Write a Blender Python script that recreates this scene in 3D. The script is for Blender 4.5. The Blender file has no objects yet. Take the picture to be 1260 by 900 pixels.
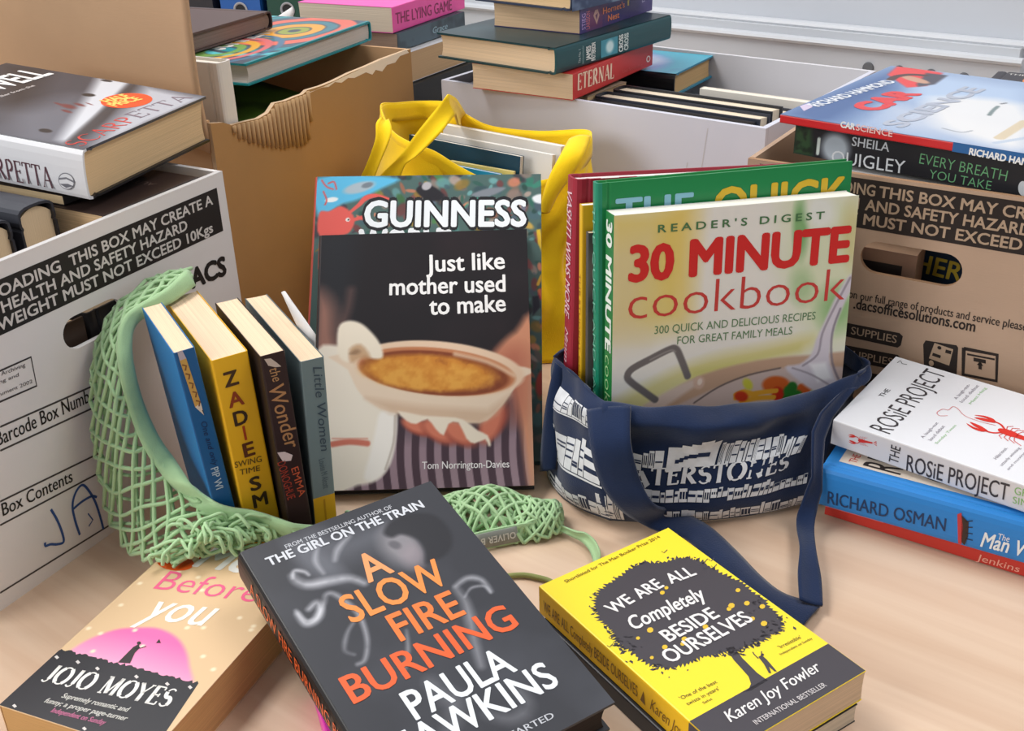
import bpy, math, random
import numpy as np
from mathutils import Matrix, Vector, Euler
from mathutils.geometry import tessellate_polygon

C = bpy.context.scene.collection
SC = bpy.context.scene
random.seed(7)
RNG = np.random.RandomState(11)

# ------------------------------------------------------------------ camera
FPX, PITCH, ROLL, CAMH = 1370.34, .47359, .02932, .56156
_fw = Vector((0, math.cos(PITCH), -math.sin(PITCH)))
_rt0 = Vector((1, 0, 0))
_dn0 = _fw.cross(_rt0)
_rt = math.cos(ROLL) * _rt0 + math.sin(ROLL) * _dn0
_dn = math.cos(ROLL) * _dn0 - math.sin(ROLL) * _rt0
CAMP = Vector((0, 0, CAMH))
cam_d = bpy.data.cameras.new('camera')
cam = bpy.data.objects.new('camera', cam_d)
C.objects.link(cam)
cam_d.sensor_fit = 'HORIZONTAL'
cam_d.sensor_width = 36
cam_d.lens = 36 * FPX / 1260
cam_d.clip_start = .02
mw = Matrix.Identity(4)
for i in range(3):
    mw[i][0] = _rt[i]; mw[i][1] = -_dn[i]; mw[i][2] = -_fw[i]; mw[i][3] = CAMP[i]
cam.matrix_world = mw
SC.camera = cam

# ------------------------------------------------------------------ world, lamps, exposure
SC.view_settings.view_transform = 'Standard'
SC.view_settings.look = 'None'
SC.view_settings.gamma = 1
SC.view_settings.use_curve_mapping = False
SC.view_settings.exposure = 0.0
wld = bpy.data.worlds.new('room_light')
SC.world = wld
wld.use_nodes = True
bg = wld.node_tree.nodes['Background']
bg.inputs[0].default_value = (.93, .96, 1.0, 1)
bg.inputs[1].default_value = .33


def area(name, loc, target, sx, sy, power, col=(1, 1, 1)):
    d = bpy.data.lights.new(name, 'AREA')
    d.shape = 'RECTANGLE'; d.size = sx; d.size_y = sy; d.energy = power; d.color = col
    o = bpy.data.objects.new(name, d); C.objects.link(o)
    o.location = loc
    o.rotation_euler = (Vector(target) - Vector(loc)).to_track_quat('-Z', 'Y').to_euler()
    return o


area('ceiling_lamp', (-.95, 1.35, 1.9), (-.1, 1.0, 0), 1.2, .6, 30, (1, .985, .97))
area('added_side_light', (-1.9, -.15, 1.15), (.0, .7, .05), 1.2, 1.2, 28, (1, .99, .97))  # area light added out of view at the left, not an actual window
area('ceiling_lamp', (1.0, .8, 1.9), (.5, .9, 0), 1.2, .6, 16, (1, .985, .975))


# ------------------------------------------------------------------ helpers
def ray(x, y):
    return (_fw * FPX + _rt * (x - 630) + _dn * (y - 450)).normalized()


def at_z(x, y, z):
    d = ray(x, y)
    return CAMP + d * ((z - CAMP.z) / d.z)


def at_y(x, y, yy):
    d = ray(x, y)
    return CAMP + d * ((yy - CAMP.y) / d.y)


def lin(c):
    c = np.asarray(c, float) / 255.
    return np.where(c <= .04045, c / 12.92, ((c + .055) / 1.055) ** 2.4)


class MB:
    def __init__(s):
        s.V = []; s.F = []; s.m = []; s.sm = []; s.K = []

    def add(s, V, F, mi=0, col=(255, 255, 255), smooth=False):
        b = len(s.V)
        s.V.extend([tuple(v) for v in V])
        s.F.extend([tuple(i + b for i in f) for f in F])
        s.m.extend([mi] * len(F)); s.sm.extend([smooth] * len(F))
        col = np.asarray(col, float)
        if col.ndim == 1:
            s.K.extend([tuple(lin(col))] * len(V))
        else:
            s.K.extend([tuple(c) for c in lin(col)])

    def box(s, a, b, mi=0, col=(255, 255, 255), M=None):
        x0, y0, z0 = a; x1, y1, z1 = b
        V = [(x0, y0, z0), (x1, y0, z0), (x1, y1, z0), (x0, y1, z0), (x0, y0, z1), (x1, y0, z1), (x1, y1, z1), (x0, y1, z1)]
        if M is not None: V = [M @ Vector(v) for v in V]
        s.add(V, [(3, 2, 1, 0), (4, 5, 6, 7), (0, 1, 5, 4), (1, 2, 6, 5), (2, 3, 7, 6), (3, 0, 4, 7)], mi, col)

    def build(s, name, mats, parent=None, M=None):
        me = bpy.data.meshes.new(name)
        me.from_pydata(s.V, [], s.F)
        if not isinstance(mats, (list, tuple)): mats = [mats]
        for m in mats: me.materials.append(m)
        me.polygons.foreach_set('material_index', s.m)
        me.polygons.foreach_set('use_smooth', s.sm)
        at = me.color_attributes.new('art', 'FLOAT_COLOR', 'POINT')
        k = np.ones((len(s.V), 4), np.float32); k[:, :3] = np.array(s.K, np.float32)
        at.data.foreach_set('color', k.ravel())
        me.update()
        o = bpy.data.objects.new(name, me); C.objects.link(o)
        if parent: o.parent = parent
        if M is not None: o.matrix_world = M
        return o


def tag(o, label=None, cat=None, group=None, kind=None):
    if label: o['label'] = label
    if cat: o['category'] = cat
    if group: o['group'] = group
    if kind: o['kind'] = kind
    return o


def empty(name, M):
    o = bpy.data.objects.new(name, None); C.objects.link(o)
    o.empty_display_size = .02
    o.matrix_world = M
    return o


def pose(loc, rot):
    return Matrix.Translation(loc) @ Euler(rot, 'XYZ').to_matrix().to_4x4()


_mc = {}


def mat(name, col=None, rough=.5, spec=.4, coat=0, noise=0, nscale=(30, 30, 30), bump=0, bscale=(400, 400, 400), sheen=0, attr=False, trans=0):
    if name in _mc: return _mc[name]
    m = bpy.data.materials.new(name); m.use_nodes = True
    nt = m.node_tree; N = nt.nodes; L = nt.links
    p = N['Principled BSDF']
    p.inputs['Roughness'].default_value = rough
    p.inputs['Specular IOR Level'].default_value = spec
    p.inputs['Coat Weight'].default_value = coat
    p.inputs['Coat Roughness'].default_value = .12
    p.inputs['Sheen Weight'].default_value = sheen
    tc = N.new('ShaderNodeTexCoord')
    if attr:
        a = N.new('ShaderNodeAttribute'); a.attribute_name = 'art'; src = a.outputs['Color']
    else:
        r = N.new('ShaderNodeRGB'); r.outputs[0].default_value = (*lin(col), 1); src = r.outputs[0]
    if noise:
        mp = N.new('ShaderNodeMapping'); mp.inputs['Scale'].default_value = nscale
        L.new(tc.outputs['Object'], mp.inputs[0])
        n = N.new('ShaderNodeTexNoise'); n.inputs['Scale'].default_value = 1; n.inputs['Detail'].default_value = 4
        L.new(mp.outputs[0], n.inputs['Vector'])
        mr = N.new('ShaderNodeMapRange'); mr.inputs[1].default_value = .3; mr.inputs[2].default_value = .7
        mr.inputs[3].default_value = 1 - noise; mr.inputs[4].default_value = 1 + noise * .5
        L.new(n.outputs['Fac'], mr.inputs[0])
        mx = N.new('ShaderNodeVectorMath'); mx.operation = 'SCALE'
        L.new(src, mx.inputs[0]); L.new(mr.outputs[0], mx.inputs['Scale'])
        src = mx.outputs[0]
    L.new(src, p.inputs['Base Color'])
    if bump:
        mp = N.new('ShaderNodeMapping'); mp.inputs['Scale'].default_value = bscale
        L.new(tc.outputs['Object'], mp.inputs[0])
        n = N.new('ShaderNodeTexNoise'); n.inputs['Scale'].default_value = 1; n.inputs['Detail'].default_value = 2
        L.new(mp.outputs[0], n.inputs['Vector'])
        b = N.new('ShaderNodeBump'); b.inputs['Strength'].default_value = bump; b.inputs['Distance'].default_value = .001
        L.new(n.outputs['Fac'], b.inputs['Height']); L.new(b.outputs[0], p.inputs['Normal'])
    _mc[name] = m
    return m


GLOSS = mat('printed_gloss', rough=.36, spec=.4, coat=.10, attr=True)
SATIN = mat('printed_satin', rough=.42, spec=.4, attr=True)
MATTE = mat('printed_matte', rough=.62, spec=.25, attr=True)


def pages_mat(col):
    return mat('pages_%d_%d_%d' % tuple(col), col, rough=.85, spec=.1, noise=.16, nscale=(4, 4, 1800), bump=.35, bscale=(3, 3, 2200))


# ---- 2-D text, cached as triangles
_tc = {}


def text_mesh(s, bold=0., shear=0., space=1.):
    k = (s, bold, shear, space)
    if k in _tc: return _tc[k]
    cu = bpy.data.curves.new('lettering', 'FONT')
    cu.body = s; cu.size = 1; cu.offset = bold; cu.shear = shear; cu.space_character = space
    cu.dimensions = '2D'; cu.fill_mode = 'FRONT'; cu.resolution_u = 3
    o = bpy.data.objects.new('lettering', cu); C.objects.link(o)
    dg = bpy.context.evaluated_depsgraph_get()
    me = bpy.data.meshes.new_from_object(o.evaluated_get(dg))
    V = np.array([v.co[:2] for v in me.vertices]).reshape(-1, 2)
    F = [tuple(p.vertices) for p in me.polygons]
    C.objects.unlink(o); bpy.data.objects.remove(o); bpy.data.curves.remove(cu); bpy.data.meshes.remove(me)
    _tc[k] = (V, F)
    return V, F


_capv = [None]


def cap_h():
    if _capv[0] is None: _capv[0] = float(text_mesh('H')[0][:, 1].max())
    return _capv[0]


# ---- serif capitals drawn as pen strokes
def _arc(cx, cy, rx, ry, a0, a1, n=14):
    return [(cx + rx * math.cos(math.radians(a0 + (a1 - a0) * i / n)), cy + ry * math.sin(math.radians(a0 + (a1 - a0) * i / n))) for i in range(n + 1)]


SERIF = {  # width, thick strokes, thin strokes, serif feet (x, y)
    'A': (.74, [[(.37, 1), (.68, 0)]], [[(.37, 1), (.08, 0)], [(.18, .34), (.56, .34)]], [(.08, 0), (.68, 0)]),
    'B': (.62, [[(.14, 0), (.14, 1)], _arc(.3, .26, .26, .26, -80, 80), _arc(.28, .76, .22, .24, -80, 80)], [[(.14, 1), (.3, 1)], [(.14, .52), (.32, .52)], [(.14, 0), (.3, 0)]], []),
    'C': (.68, [_arc(.42, .5, .34, .5, 110, 250)], [_arc(.42, .5, .34, .5, 40, 110), _arc(.42, .5, .34, .5, 250, 320)], []),
    'D': (.74, [[(.14, 0), (.14, 1)], _arc(.28, .5, .38, .5, -75, 75)], [[(.14, 1), (.34, 1)], [(.14, 0), (.34, 0)]], []),
    'E': (.6, [[(.14, 0), (.14, 1)]], [[(.05, 1), (.54, 1)], [(.54, 1), (.54, .84)], [(.14, .52), (.44, .52)], [(.44, .62), (.44, .42)], [(.05, 0), (.56, 0)], [(.56, 0), (.56, .18)]], []),
    'F': (.56, [[(.14, 0), (.14, 1)]], [[(.05, 1), (.52, 1)], [(.52, 1), (.52, .84)], [(.14, .52), (.42, .52)]], [(.14, 0)]),
    'G': (.74, [_arc(.42, .5, .34, .5, 110, 250), [(.68, 0.1), (.68, .42)]], [_arc(.42, .5, .34, .5, 40, 110), _arc(.42, .5, .34, .5, 250, 320)], [(.66, .42)]),
    'H': (.78, [[(.14, 0), (.14, 1)], [(.64, 0), (.64, 1)]], [[(.14, .52), (.64, .52)]], [(.14, 0), (.14, 1), (.64, 0), (.64, 1)]),
    'I': (.3, [[(.15, 0), (.15, 1)]], [], [(.15, 0), (.15, 1)]),
    'J': (.42, [[(.28, 1), (.28, .16)]], [_arc(.13, .16, .15, .18, 0, -150)], [(.28, 1)]),
    'K': (.72, [[(.14, 0), (.14, 1)], [(.3, .56), (.66, 0)]], [[(.14, .4), (.6, 1)]], [(.14, 0), (.14, 1), (.66, 0), (.6, 1)]),
    'L': (.58, [[(.14, 0), (.14, 1)]], [[(.05, 0), (.54, 0)], [(.54, 0), (.54, .2)]], [(.14, 1)]),
    'M': (.92, [[(.16, 1), (.46, .05)], [(.78, 0), (.78, 1)]], [[(.46, .05), (.76, 1)], [(.14, 0), (.14, 1)]], [(.14, 0), (.78, 0), (.14, 1), (.78, 1)]),
    'N': (.8, [[(.14, 1), (.66, 0)]], [[(.14, 0), (.14, 1)], [(.66, 0), (.66, 1)]], [(.14, 0), (.12, 1), (.66, 1)]),
    'O': (.8, [_arc(.4, .5, .34, .5, 120, 240), _arc(.4, .5, .34, .5, -60, 60)], [_arc(.4, .5, .34, .5, 60, 120), _arc(.4, .5, .34, .5, 240, 300)], []),
    'P': (.6, [[(.14, 0), (.14, 1)], _arc(.28, .74, .26, .26, -80, 80)], [[(.14, 1), (.3, 1)], [(.14, .48), (.3, .48)]], [(.14, 0)]),
    'R': (.7, [[(.14, 0), (.14, 1)], _arc(.28, .75, .24, .25, -80, 80), [(.3, .5), (.62, 0)]], [[(.14, 1), (.3, 1)], [(.14, .5), (.3, .5)]], [(.14, 0), (.62, 0)]),
    'S': (.56, [_arc(.28, .74, .2, .25, 130, 260)[4:] + _arc(.28, .26, .22, .26, 80, -40)], [_arc(.28, .74, .2, .26, 40, 160), _arc(.28, .26, .22, .26, -30, -150)], []),
    'T': (.66, [[(.33, 0), (.33, 1)]], [[(.03, 1), (.63, 1)], [(.03, 1), (.03, .82)], [(.63, 1), (.63, .82)]], [(.33, 0)]),
    'U': (.76, [[(.14, 1), (.14, .3)]], [_arc(.38, .3, .24, .3, 180, 360), [(.62, .3), (.62, 1)]], [(.14, 1), (.62, 1)]),
    'W': (1.05, [[(.08, 1), (.32, 0)], [(.5, 1), (.74, 0)]], [[(.32, 0), (.54, 1)], [(.74, 0), (.97, 1)]], [(.08, 1), (.5, 1), (.97, 1)]),
    'Y': (.7, [[(.06, 1), (.35, .46)], [(.35, .46), (.35, 0)]], [[(.64, 1), (.35, .46)]], [(.06, 1), (.64, 1), (.35, 0)]),
    ' ': (.35, [], [], []),
}


def ribbon2(pts, w):
    p = np.array(pts, float)
    if len(p) < 2: return [], []
    t = np.gradient(p, axis=0); t /= np.linalg.norm(t, axis=1)[:, None] + 1e-12
    n = np.stack([-t[:, 1], t[:, 0]], 1) * w / 2
    V = np.empty((2 * len(p), 2)); V[0::2] = p + n; V[1::2] = p - n
    return V, [(2 * i, 2 * i + 1, 2 * i + 3, 2 * i + 2) for i in range(len(p) - 1)]


def serif_mesh(s, thick=.15, thin=.06, foot=.2):
    V = []; F = []; x = 0
    def put(v, f):
        b = len(V); V.extend([(q[0] + x, q[1]) for q in v]); F.extend([tuple(i + b for i in k) for k in f])
    for ch in s:
        w, tk, tn, ft = SERIF.get(ch, SERIF['I'])
        for st in tk: put(*ribbon2(st, thick))
        for st in tn: put(*ribbon2(st, thin))
        for fx, fy in ft:
            yy = .02 if fy < .5 else .98
            put(*ribbon2([(fx - foot / 2, yy), (fx + foot / 2, yy)], thin * .9))
        x += w + .07
    return np.array(V), F


class Face:
    """A flat face of an object: origin o and unit axes u, v in the object's own frame."""
    def __init__(s, M, o, u, v):
        s.M = M; s.o = Vector(o); s.u = Vector(u); s.v = Vector(v); s.n = s.u.cross(s.v)
        s.Mi = M.inverted()

    def px(s, x, y):
        c = s.Mi @ CAMP; d = (s.Mi.to_3x3() @ ray(x, y))
        t = (s.o - c).dot(s.n) / d.dot(s.n)
        q = c + d * t - s.o
        return np.array((q.dot(s.u), q.dot(s.v)))

    def p3(s, a, b, h=0): return s.o + s.u * a + s.v * b + s.n * h

    def poly(s, mb, pts, col, lay=1, px=True, mi=0):
        uv = [s.px(*p) if px else np.array(p, float) for p in pts]
        tri = tessellate_polygon([[Vector((p[0], p[1], 0)) for p in uv]])
        V = [s.p3(p[0], p[1], lay * .00015) for p in uv]
        F = []
        for t in tri:
            a, b, c = (uv[i] for i in t)
            cr = (b[0] - a[0]) * (c[1] - a[1]) - (b[1] - a[1]) * (c[0] - a[0])
            F.append(tuple(t) if cr > 0 else tuple(reversed(t)))
        mb.add(V, F, mi, col)

    def line(s, mb, pts, w, col, lay=1, px=True, smooth=0, mi=0):
        uv = np.array([s.px(*p) if px else p for p in pts], float)
        if smooth: uv = cr(uv, smooth)
        V, F = ribbon2(uv, w)
        mb.add([s.p3(q[0], q[1], lay * .00015) for q in V], [tuple(reversed(f)) for f in F], mi, col)

    def disc(s, mb, c, ax, bx, col, lay=1, px=True, n=28, mi=0):
        c, a, b = (s.px(*q) if px else np.array(q, float) for q in (c, ax, bx))
        a = a - c; b = b - c
        if a[0] * b[1] - a[1] * b[0] < 0: b = -b
        V = [s.p3(*(c + a * math.cos(2 * math.pi * i / n) + b * math.sin(2 * math.pi * i / n)), lay * .00015) for i in range(n)]
        mb.add(V, [tuple(range(n))], mi, col)

    def txt(s, mb, st, A, B, T, col, lay=2, px=True, bold=0., shear=0., space=1., serif=None, mi=0, map3=None):
        if px: A, B, T = (s.px(*q) for q in (A, B, T))
        A = np.array(A, float); B = np.array(B, float); T = np.array(T, float)
        e = B - A; L = np.linalg.norm(e); e /= L; p = np.array((-e[1], e[0]))
        h = abs((T - A).dot(p))
        if serif: V, F = serif_mesh(st, *serif); cap = 1.
        else: V, F = text_mesh(st, min(bold, 0), shear, space); cap = cap_h()
        x0, x1 = V[:, 0].min(), V[:, 0].max()
        if bold > 0 and not serif:      # heavier weight: the letter shifted all round by the extra stroke width
            ks = [(math.cos(i * math.pi / 4) * bold, math.sin(i * math.pi / 4) * bold * .8) for i in range(8)] if bold > .015 else [(-bold, 0), (bold, 0)]
            n0 = len(V); V = np.concatenate([V] + [V + np.array(k) for k in ks])
            F = [tuple(i + n0 * j for i in f) for j in range(len(ks) + 1) for f in F]
            x0 -= bold; x1 += bold
        W = [A + e * ((q[0] - x0) * L / (x1 - x0)) + p * (q[1] * h / cap) for q in V]
        f3 = map3 or (lambda q: s.p3(q[0], q[1], lay * .00015))
        W3 = [f3(q) for q in W]
        if bold > 0 and not serif and map3 is None:
            for j in range(1, len(ks) + 1):
                for i in range(n0 * j, n0 * (j + 1)): W3[i] = W3[i] + s.n * (1.5e-5 * j)
        mb.add(W3, F, mi, col)


def cr(P, n, closed=False):
    """Catmull-Rom through the points, n samples per span."""
    P = np.asarray(P, float); m = len(P); out = []
    spans = m if closed else m - 1
    for i in range(spans):
        if closed: a, b, c, d = P[(i - 1) % m], P[i], P[(i + 1) % m], P[(i + 2) % m]
        else: a, b, c, d = P[max(i - 1, 0)], P[i], P[i + 1], P[min(i + 2, m - 1)]
        for k in range(n):
            t = k / n
            out.append(.5 * (2 * b + (c - a) * t + (2 * a - 5 * b + 4 * c - d) * t * t + (3 * b - a - 3 * c + d) * t ** 3))
    if not closed: out.append(P[-1])
    return np.array(out)


def resample(P, n):
    P = np.asarray(P, float)
    d = np.r_[0, np.cumsum(np.linalg.norm(np.diff(P, axis=0), axis=1))]
    t = np.linspace(0, d[-1], n)
    return np.stack([np.interp(t, d, P[:, i]) for i in range(P.shape[1])], 1)


def tube(mb, P, r, sides=5, col=(255, 255, 255), mi=0):
    P = np.asarray(P, float); n = len(P)
    T = np.gradient(P, axis=0); T /= np.linalg.norm(T, axis=1)[:, None] + 1e-12
    a = np.cross(T[0], (.31, .22, .92)); V = []
    r = np.broadcast_to(np.asarray(r, float), (n,))
    for i in range(n):
        a = a - T[i] * a.dot(T[i]); la = np.linalg.norm(a)
        if la < 1e-4: a = np.cross(T[i], (1, .3, 0)); la = np.linalg.norm(a)
        a = a / la; b = np.cross(T[i], a)
        for k in range(sides):
            t = 2 * math.pi * k / sides
            V.append(P[i] + r[i] * (a * math.cos(t) + b * math.sin(t)))
    F = []
    for i in range(n - 1):
        for k in range(sides):
            q = (k + 1) % sides
            F.append((i * sides + k, (i + 1) * sides + k, (i + 1) * sides + q, i * sides + q))
    F.append(tuple(range(sides))); F.append(tuple(reversed(range((n - 1) * sides, n * sides))))
    mb.add(V, F, mi, col, True)


def grid_faces(nu, nv, closed=False):
    F = []
    for i in range(nu if closed else nu - 1):
        j = (i + 1) % nu
        for k in range(nv - 1):
            F.append((i * nv + k, j * nv + k, j * nv + k + 1, i * nv + k + 1))
    return F


def strip(mb, A, B, th, n=0, cross=5, crown=0., col=(255, 255, 255), mi=0):
    """A band between two edge curves with real thickness."""
    A = np.asarray(A, float); B = np.asarray(B, float)
    if n: A = cr(A, n); B = cr(B, n)
    m = len(A); S = np.empty((m, cross, 3))
    for k in range(cross):
        S[:, k] = A + (B - A) * k / (cross - 1)
    du = np.gradient(S, axis=0); dv = np.gradient(S, axis=1)
    N = np.cross(du, dv); N /= np.linalg.norm(N, axis=2)[..., None] + 1e-12
    w = np.sin(np.linspace(0, math.pi, cross)) * crown
    S = S + N * w[None, :, None]
    top = S + N * th / 2; bot = S - N * th / 2
    V = list(top.reshape(-1, 3)) + list(bot.reshape(-1, 3)); b = m * cross
    F = [tuple(f) for f in grid_faces(m, cross)]
    F += [tuple(i + b for i in reversed(f)) for f in grid_faces(m, cross)]
    for i in range(m - 1):
        F.append((i * cross, b + i * cross, b + (i + 1) * cross, (i + 1) * cross))
        e = cross - 1
        F.append((i * cross + e, (i + 1) * cross + e, b + (i + 1) * cross + e, b + i * cross + e))
    for k in range(cross - 1):
        F.append((k, k + 1, b + k + 1, b + k))
        q = (m - 1) * cross
        F.append((q + k, b + q + k, b + q + k + 1, q + k + 1))
    mb.add(V, F, mi, col, True)


# ---- painter for printed pictures: a fine coloured grid in the cover's own plane
def vnoise(X, Y, scale, seed, octv=3):
    out = 0; amp = 1; tot = 0
    for o in range(octv):
        r = np.random.RandomState(seed + o * 17).rand(64, 64)
        x = X / scale * 2 ** o + 7.3; y = Y / scale * 2 ** o + 3.1
        xi = np.floor(x).astype(int); yi = np.floor(y).astype(int); fx = x - xi; fy = y - yi
        fx = fx * fx * (3 - 2 * fx); fy = fy * fy * (3 - 2 * fy)
        g = lambda a, b: r[a % 64, b % 64]
        v = (g(xi, yi) * (1 - fx) + g(xi + 1, yi) * fx) * (1 - fy) + (g(xi, yi + 1) * (1 - fx) + g(xi + 1, yi + 1) * fx) * fy
        out = out + v * amp; tot += amp; amp *= .5
    return out / tot


class Paint:
    def __init__(s, face, W, H, step, base):
        s.f = face; s.W = W; s.H = H
        s.nx = int(W / step) + 1; s.ny = int(H / step) + 1
        s.X, s.Y = np.meshgrid(np.linspace(0, W, s.nx), np.linspace(0, H, s.ny), indexing='ij')
        s.Cc = np.ones(s.X.shape + (3,)) * np.array(base, float)

    def uv(s, pts, px=True): return np.array([s.f.px(*p) if px else p for p in pts], float)

    def mix(s, mask, col, a=1.):
        col = np.asarray(col, float); m = (np.clip(mask, 0, 1) * a)[..., None]
        s.Cc = s.Cc * (1 - m) + col * m

    def _dist(s, P, closed):
        d = np.full(s.X.shape, 1e9); ins = np.zeros(s.X.shape, bool); tt = np.zeros(s.X.shape)
        n = len(P)
        for i in range(n if closed else n - 1):
            a = P[i]; b = P[(i + 1) % n]; ab = b - a; l2 = ab.dot(ab) + 1e-15
            t = np.clip(((s.X - a[0]) * ab[0] + (s.Y - a[1]) * ab[1]) / l2, 0, 1)
            dd = np.hypot(s.X - a[0] - t * ab[0], s.Y - a[1] - t * ab[1])
            u = dd < d; d = np.where(u, dd, d); tt = np.where(u, (i + t) / max(1, n - 1), tt)
            if closed and a[1] != b[1]:
                c = ((a[1] > s.Y) != (b[1] > s.Y)) & (s.X < (b[0] - a[0]) * (s.Y - a[1]) / (b[1] - a[1]) + a[0])
                ins ^= c
        return d, ins, tt

    def poly(s, pts, soft=.001, smooth=0, px=True):
        P = s.uv(pts, px)
        if smooth: P = cr(P, smooth, True)
        d, ins, _ = s._dist(P, True)
        return np.clip(.5 + np.where(ins, d, -d) / soft, 0, 1)

    def line(s, pts, w, soft=.001, smooth=4, px=True, taper=0):
        P = s.uv(pts, px)
        if smooth: P = cr(P, smooth)
        d, _, t = s._dist(P, False)
        ww = w / 2 * (1 - taper * np.abs(2 * t - 1))
        return np.clip(.5 + (ww - d) / soft, 0, 1)

    def ell(s, c, a, b, soft=.15, px=True):
        c, a, b = s.uv([c, a, b], px); a = a - c; b = b - c
        det = a[0] * b[1] - a[1] * b[0]
        x = s.X - c[0]; y = s.Y - c[1]
        p = (x * b[1] - y * b[0]) / det; q = (a[0] * y - a[1] * x) / det
        return np.clip(.5 + (1 - np.hypot(p, q)) / soft, 0, 1)

    def noise(s, scale, seed, o=3): return vnoise(s.X, s.Y, scale, seed, o)

    def lay(s, mb, h=.0001, mi=0):
        P = [s.f.p3(a, b, h) for a, b in zip(s.X.ravel(), s.Y.ravel())]
        mb.add(P, grid_faces(s.nx, s.ny), mi, np.clip(s.Cc, 0, 255).reshape(-1, 3))


# ---- books
class Book:
    """Local frame: x from spine to fore edge, y from foot to head, z from back cover to front cover."""
    def __init__(s, name, label, loc, rot, W, H, T, kind='paper', front=(200, 200, 200), spine=None, back=None,
                 pages=(226, 205, 172), m=None, group=None, bulge=.0035, cat='book', M=None, push=1):
        if push != 1 and M is None:
            loc = CAMP + (Vector(loc) - CAMP) * push; W *= push; H *= push; T *= push
        s.M = M or pose(loc, rot); s.W, s.H, s.T = W, H, T
        s.root = empty(name, s.M); tag(s.root, label, cat, group)
        s.mb = MB(); s.m = m or SATIN; s.kind = kind
        spine = spine or front; back = back or front
        hard = kind == 'hard'
        t = .0022 if hard else .0006
        ov = .003 if hard else .0004
        # outer profile of the case in x-z, from front fore edge round the spine to back fore edge
        prof = []; reg = []
        if hard:
            prof += [(W, T), (.0105, T), (.0085, T - .0012), (.0065, T - .0002), (.003, T)]; reg += ['f', 'f', 'f', 'f']
            n = 9; sp = []
            for i in range(n + 1):
                a = math.pi * i / n; c = math.cos(a); sn = math.sin(a)
                sp.append((.003 - (.003 + bulge) * (abs(sn) ** .45), T / 2 + T / 2 * math.copysign(abs(c) ** .8, c)))
            prof += sp[1:]; reg += ['s'] * n
            prof += [(.0065, .0002), (.0085, .0012), (.0105, 0), (W, 0)]; reg += ['b'] * 4
        else:
            r = min(.0012, T * .2)
            prof += [(W, T), (r, T), (r * .3, T - r * .3), (0, T - r), (0, r), (r * .3, r * .3), (r, 0), (W, 0)]
            reg += ['f', 'f', 's', 's', 's', 'b', 'b']
        P = np.array(prof); tg = np.gradient(P, axis=0); tg /= np.linalg.norm(tg, axis=1)[:, None] + 1e-12
        nin = np.stack([-tg[:, 1], tg[:, 0]], 1)   # path runs -x, then -z: inward normal
        I = P + nin * t
        I[0] = (W, T - t); I[-1] = (W, t)
        colr = {'f': front, 's': spine, 'b': back}
        for i in range(len(P) - 1):
            q = [(P[i], 0), (P[i + 1], 0), (P[i + 1], H), (P[i], H)]
            k = [(I[i], 0), (I[i + 1], 0), (I[i + 1], H), (I[i], H)]
            V = [(a[0], y, a[1]) for a, y in q] + [(a[0], y, a[1]) for a, y in k]
            F = [(3, 2, 1, 0), (4, 5, 6, 7), (0, 1, 5, 4), (2, 3, 7, 6)]
            if i == 0: F.append((0, 4, 7, 3))
            if i == len(P) - 2: F.append((1, 2, 6, 5))
            s.mb.add(V, F, 0, colr[reg[i]], False)
        # page block
        pb = MB(); z0, z1 = t + .0002, T - t - .0002
        xs = .0008 if not hard else .002
        n = 8; ring = []
        for i in range(n + 1):
            a = i / n; z = z0 + (z1 - z0) * a
            b = (bulge * .8 if hard else 0) * (1 - (2 * a - 1) ** 2)
            ring.append((xs - b, z))
        for i in range(n + 1):
            a = 1 - i / n; z = z0 + (z1 - z0) * a
            b = (.003 if hard else .0006) * (1 - (2 * a - 1) ** 2)
            ring.append((W - ov - b, z))
        m2 = len(ring); V = [(x, ov, z) for x, z in ring] + [(x, H - ov, z) for x, z in ring]
        F = [(i, i + m2, (i + 1) % m2 + m2, (i + 1) % m2) for i in range(m2)]
        F.append(tuple(range(m2))); F.append(tuple(reversed(range(m2, 2 * m2))))
        pb.add(V, F, 0)
        s.pages = pb.build('page_block', pages_mat(pages), s.root, s.M)
        s.F = Face(s.M, (0, 0, T), (1, 0, 0), (0, 1, 0))
        s.Bk = Face(s.M, (W, 0, 0), (-1, 0, 0), (0, 1, 0))
        s.S = Face(s.M, (-bulge if hard else 0, H, 0), (0, -1, 0), (0, 0, 1))

    def done(s):
        return s.mb.build('cover', s.m, s.root, s.M)


def rot_z(a): return (0, 0, a)


WHITE = (246, 244, 240)

# ================================================================== the setting
YAW_W = -.655                     # the wall and the radiator run parallel to the white box
WALL_M = Matrix.Translation((.285, 1.815, 0)) @ Matrix.Rotation(YAW_W, 4, 'Z')   # x along the wall, y into it
m_wall = mat('painted_plaster', (206, 210, 217), rough=.75, spec=.2, noise=.03, nscale=(3, 3, 3), bump=.08, bscale=(60, 60, 60))
m_white_metal = mat('white_enamel', (204, 207, 212), rough=.35, spec=.45, noise=.02, nscale=(8, 8, 8))
m_floor = mat('carpet_grey', (104, 106, 112), rough=.95, spec=.05, noise=.2, nscale=(90, 90, 90), bump=.6, bscale=(300, 300, 300))

w = MB(); w.box((-2.2, .075, -.72), (2.2, .16, 1.95))
tag(w.build('wall_back', m_wall, M=WALL_M), kind='structure')
f = MB(); f.box((-2.5, -1.6, -.76), (2.5, 3.4, -.72))
tag(f.build('floor', m_floor), kind='structure')

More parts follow.
